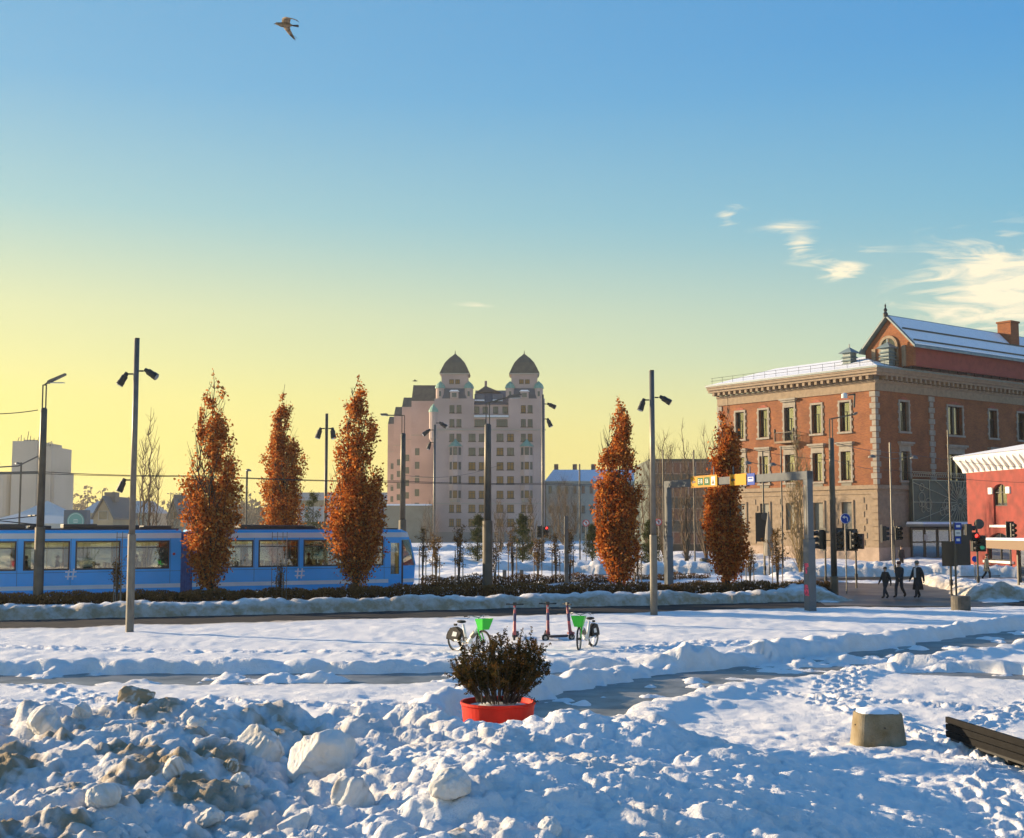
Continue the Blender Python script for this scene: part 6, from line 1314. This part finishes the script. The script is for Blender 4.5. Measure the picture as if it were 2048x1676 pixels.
    for y, x, z in ((-.16, .50, .44), (.16, .56, .15)): MB().box(x-.045, x+.045, y-.05, y+.05, z-.012, z+.012).build('pedal', TY, o)
    MB().tube([(.40, .03, .28), (.36, .20, .0)], .012, 6).build('kickstand', MET, o); MB().box(-.07, .02, -.03, .03, r+.40, r+.46).build('rear_lamp', TY, o)
    return o
c1 = G(912, 1306); f1 = G(980, 1310); d = f1-c1
bike('white and lime green hire bicycle seen from the side behind the planter shrub', (c1.x, c1.y, gh(c1.x, c1.y)-.04), math.atan2(d.y-.35, d.x), 0, R(-8))
c2 = G(1184, 1300); bike('white and lime green hire bicycle seen end on next to a scooter', (c2.x+.05, c2.y+.1, gh(c2.x, c2.y)-.04), R(-118), R(0), R(15))
def scooter(label, loc, rz):
    PK = mat('coral_scooter', (.50, .10, .10), .45, col2=(.10, .03, .07), scale=4); TY = mat('tyre', ()); o = empty('electric_scooter', loc, rz); tag(o, label, 'scooter', 'parked electric scooters')
    MB().prism([(-.78, .15), (-.70, .12), (-.12, .12), (-.08, .19), (-.14, .19), (-.70, .19)], 1, -.085, .085).build('deck', mat('deck_black', (.03, .02, .03), .6), o, bevel=.01)
    for x in (-.88, .06):
        w = empty_part('wheel', o, (x, 0, .115)); MB().torus((0, 0, 0), (0, 1, 0), .085, .03, 22, 8).build('tyre', TY, w, smooth=True); MB().tube([(0, -.03, 0), (0, .03, 0)], .06, 14).build('hub', mat('bike_metal', ()), w)
    MB().tube([(.06, 0, .22), (.0, 0, .32), (-.05, 0, .70), (-.10, 0, 1.12)], [.055, .055, .045, .035], 10).build('stem', PK, o, smooth=True); MB().tube([(-.035, 0, .62), (-.065, 0, .86)], .052, 10).build('stem_label', mat('navy_label', (.03, .03, .10), .5), o)
    for s in (-1, 1): MB().tube([(.06, s*.05, .115), (.05, s*.05, .26)], .016, 6).build('fork_leg', TY, o)
    MB().tube([(-.10, -.27, 1.15), (-.09, 0, 1.14), (-.10, .27, 1.15)], .016, 8).build('handlebar', TY, o)
    for s in (-1, 1): MB().tube([(-.10, s*.16, 1.15), (-.10, s*.28, 1.15)], .021, 8).build('grip', TY, o)
    MB().box(-.13, -.04, -.06, .06, 1.11, 1.21).build('display', BLACK, o, bevel=.01); MB().tube([(-.02, 0, 1.02), (.03, 0, 1.02)], .035, 10).build('headlight', LENS, o)
    MB().prism([(-1.0, .17), (-.88, .24), (-.74, .22), (-.74, .20), (-.88, .22)], 1, -.045, .045).build('rear_mudguard', TY, o); MB().tube([(-.35, .06, .13), (-.33, .16, .0)], .01, 6).build('kickstand', mat('bike_metal', ()), o); MB().box(-.08, .14, -.055, .055, .20, .27).build('front_mudguard', PK, o)
for px, rz, lab in ((1029, 84, 'coral scooter standing nearest the left hire bicycle'), (1096, 92, 'coral scooter in the middle between two other scooters'), (1140, 150, 'coral scooter parked against the right hire bicycle with its deck sideways')):
    q = G(px, 1284); scooter(lab, (q.x, q.y, gh(q.x, q.y)-.03), R(rz-180 if px != 1140 else 25))
# ================================================================== PLANTER, BOLLARD, BENCH, GULL
q = P(996, 1440, 21.0); o = empty('planter', (q.x, 21.0, 0)); tag(o, 'round red planter tub with rim of snow in the square', 'planter'); RED = mat('planter_red', (.60, .020, .008), .65, var=.18, scale=3, spec=.2, bump=.004, bscale=12)
MB().lathe([(.50, -.1), (.53, .0), (.605, .74), (.625, .76), (.625, .80), (.59, .80), (.575, .72)], 48).build('tub', RED, o, smooth=False); MB().lathe([(.58, .66), (.57, .71), (.40, .74), (.0, .75)], 32).build('snow_fill', SNOWCAP, o, smooth=True)
def planter_shrub():
    rs = np.random.RandomState(8); s = empty('planter_shrub', (q.x, 21.0, .78)); tag(s, 'brown green evergreen shrub growing in the red planter', 'shrub'); m = MB(); pts = []; B = []; k = 21/F
    tips = []
    for j in range(110):
        a = rs.uniform(0, 6.28); r0 = .36*math.sqrt(rs.uniform()); el = rs.uniform(.6, 1.55); L = rs.uniform(.45, 1.0)*(1.0 if el > .9 else .9); base = Vector((math.cos(a)*r0, math.sin(a)*r0*.8, 0)); d = Vector((math.cos(a)*math.cos(el), math.sin(a)*math.cos(el), math.sin(el)))
        if j in (0, 1, 2): d = Vector((.62, -.1+.15*j, .62)); base = Vector((.25, 0, 0)); L = .95-.12*j
        path = [base+d*L*t+Vector((rs.normal()*.02, rs.normal()*.02, .10*t*t)) for t in (0, .33, .66, 1)]; m.tube(path, [.012, .009, .006, .003], 5, cap=False)
        for _ in range(9):
            i = rs.randint(1, 3); p0 = path[i].lerp(path[i+1] if i < 3 else path[3], rs.uniform()); e = p0+(d*.6+Vector(rs.normal(size=3))*.45+Vector((0, 0, .45))).normalized()*rs.uniform(.08, .22); m.tube([p0, e], [.004, .002], 3, cap=False)
            tone = np.clip(.55+rs.normal()*.22, 0, 1)
            for _ in range(26): pts.append(np.array(p0.lerp(e, rs.uniform(.1, 1.1)))+rs.normal(size=3)*.014); B.append(tone)
    tag(m.build('stems', BARK, s), kind='stuff'); inst('foliage', leaf_mesh('foliage', np.array(pts), rs.uniform(.03, .06, len(pts)), YEW, rs, .42, bias=np.array(B)), s)
planter_shrub()
q2 = G(1757, 1507); zb = gh(q2.x, q2.y); o = empty('concrete_block', (q2.x, q2.y, zb-.06)); tag(o, 'tapered weathered concrete block standing in the snow with a snow cap', 'concrete block')
def block_mat():
    m = mat('weathered_concrete', (.30, .25, .17), .9, col2=(.17, .125, .06), scale=3.0, bump=.012, bscale=40, detail=10); return m
rr = lambda w, d, n=40: [(w*math.copysign(abs(math.cos(t))**.55, math.cos(t)), d*math.copysign(abs(math.sin(t))**.55, math.sin(t))) for t in [2*math.pi*i/n for i in range(n)]]
m = MB(); prof = [(.43, .32, -.2), (.43, .32, .05), (.37, .28, .54), (.36, .27, .565)]; vs = [(x, y, z) for w, d_, z in prof for x, y in rr(w, d_)]; n = 40
m.add(vs, [(i*n+j, i*n+(j+1) % n, (i+1)*n+(j+1) % n, (i+1)*n+j) for i in range(3) for j in range(n)]+[tuple(3*n+j for j in range(n))]); m.build('body', block_mat(), o, smooth=False)
m = MB(); rs = np.random.RandomState(2); prof = [(.33, .25, .566), (.30, .22, .60), (.18, .13, .635), (.02, .02, .65)]; vs = [(x*(1+rs.normal()*.03), y*(1+rs.normal()*.03), z+rs.normal()*.004) for w, d_, z in prof for x, y in rr(w, d_)]
m.add(vs, [(i*n+j, i*n+(j+1) % n, (i+1)*n+(j+1) % n, (i+1)*n+j) for i in range(3) for j in range(n)]+[tuple(3*n+j for j in range(n))]); m.build('snow_cap', SNOWCAP, o, smooth=True)
for x, z in ((.02, .36), (-.39, .38)): MB().tube([(x, -.33 if x > 0 else -.1, z), (x, -.30 if x > 0 else -.08, z)], .012, 8).build('lifting_hole', BLACK, o)
a = P(1895, 1476, 20.6); b = P(2048, 1504, 18.4); dv = b-a; dv.z = 0; ang = math.atan2(dv.y, dv.x); o = empty('bench', (a.x, a.y, 0), ang); tag(o, 'long dark slatted timber bench jutting over the snow', 'bench'); WD = mat('dark_timber', (.0045, .004, .004), .8, var=.4, scale=7, bump=.004, bscale=30, spec=.2); L = 4.6; zt = P(1895, 1433, 20.6).z; zl = a.z
h3 = (zt-zl)/3.4
for j in range(3): MB().box(0, L, -.03, .03, zt-(j+1)*h3*1.1+.012, zt-j*h3*1.1).build('front_slat', WD, o, bevel=.006)
for j in range(4): MB().box(0, L, .06+j*.11, .16+j*.11, zl+.04, zl+.08).build('seat_slat', WD, o, bevel=.006)
MB().box(.05, L-.05, .02, .54, zl-.03, zl+.03).build('underframe', IRON, o)
for x in (1.6, L-.5): MB().box(x-.05, x+.05, .08, .5, -.2, zl-.03).build('support', IRON, o)
def gull():
    Y = 34.0; c = P(571, 50, Y); k = Y/F; o = empty('seagull', c); tag(o, 'brown mottled gull gliding high in the clear sky', 'bird'); o.rotation_euler = (0, 0, R(12))
    BR = mat('gull_brown', (.10, .075, .05), .8, col2=(.30, .22, .14), scale=14); TP = mat('gull_dark', (.02, .018, .016), .8)
    # body along -x (head to the left), wings spread along y with the near wing sweeping down to the right
    MB().tube([(.20, 0, .0), (.12, 0, .01), (.0, 0, .0), (-.12, 0, .0), (-.20, 0, .015), (-.25, 0, .02), (-.285, 0, .012)], [.015, .05, .072, .066, .042, .038, .014], 12).build('body', BR, o, smooth=True)
    MB().tube([(-.28, 0, .012), (-.335, 0, .0)], [.012, .004], 6).build('beak', TP, o); MB().prism([(.16, -.03), (.36, -.075), (.37, .075), (.16, .03)], 2, -.006, .008).build('tail', TP, o)
    for s, sweep in ((-1, 1), (1, 1)):
        sp = [(0, -.11, .12, .03), (.22, -.10, .13, .085), (.42, -.02, .15, .05), (.60, .13, .24, -.05), (.70, .27, .30, -.12)]   # span, leading x, trailing x, z
        vs = []; 
        for (y, x0, x1, z) in sp: vs += [(x0, s*y, z), (x1, s*y, z-.01), (x0, s*y, z+.016), (x1, s*y, z-.002)]
        fs = [];
        for i in range(len(sp)-1): a = 4*i; b_ = a+4; fs += [(a, a+1, b_+1, b_), (a+2, b_+2, b_+3, a+3), (a, b_, b_+2, a+2), (a+1, a+3, b_+3, b_+1)]
        w = MB().add(vs, fs).build('wing', BR, o, smooth=True)
        t = sp[-2]; e = sp[-1]; m = MB()
        for j in range(5): f = j/4; m.add([(t[1]+(t[2]-t[1])*f*.9, s*.58, t[3]), (t[1]+(t[2]-t[1])*(f*.9+.16), s*.58, t[3]-.004), (e[1]+.03+.02*j, s*(.76-.05*j), e[3]-.02)], [(0, 1, 2)])
        p_ = m.build('flight_feathers', TP, w); p_.modifiers.new('t', 'SOLIDIFY').thickness = .006
gull()
q = P(830, 762, 150); o = empty('far_bird', q); tag(o, 'tiny dark bird flying beside the tall pink building', 'bird'); MB().tube([(-.3, 0, 0), (0, 0, .02), (.3, 0, 0)], [.02, .09, .03], 8).build('body', BLACK, o); 
for s in (-1, 1): MB().add([(-.1, 0, .03), (.12, 0, .03), (.05, s*.5, .12), (-.02, s*.5, .13), (-.1, 0, .05), (.12, 0, .05), (.05, s*.5, .14), (-.02, s*.5, .15)], [(0,1,2,3), (4,7,6,5), (0,4,5,1), (3,2,6,7), (0,3,7,4), (1,5,6,2)]).build('wing', BLACK, o)
# ================================================================== HAZE
HZ = MB().box(-920, 920, -80, 1320, -2.5, 47).build('haze', [], None); tag(HZ, 'thin golden winter haze over the whole square', 'haze', kind='stuff')
hm = bpy.data.materials.new('haze'); hm.use_nodes = True; nt = hm.node_tree; nt.nodes.clear(); vo = nt.nodes.new('ShaderNodeVolumePrincipled'); vo.inputs['Color'].default_value = (.95, .93, .88, 1); vo.inputs['Density'].default_value = .00022; vo.inputs['Anisotropy'].default_value = .45
ou = nt.nodes.new('ShaderNodeOutputMaterial'); nt.links.new(vo.outputs[0], ou.inputs['Volume']); HZ.data.materials.clear(); HZ.data.materials.append(hm)
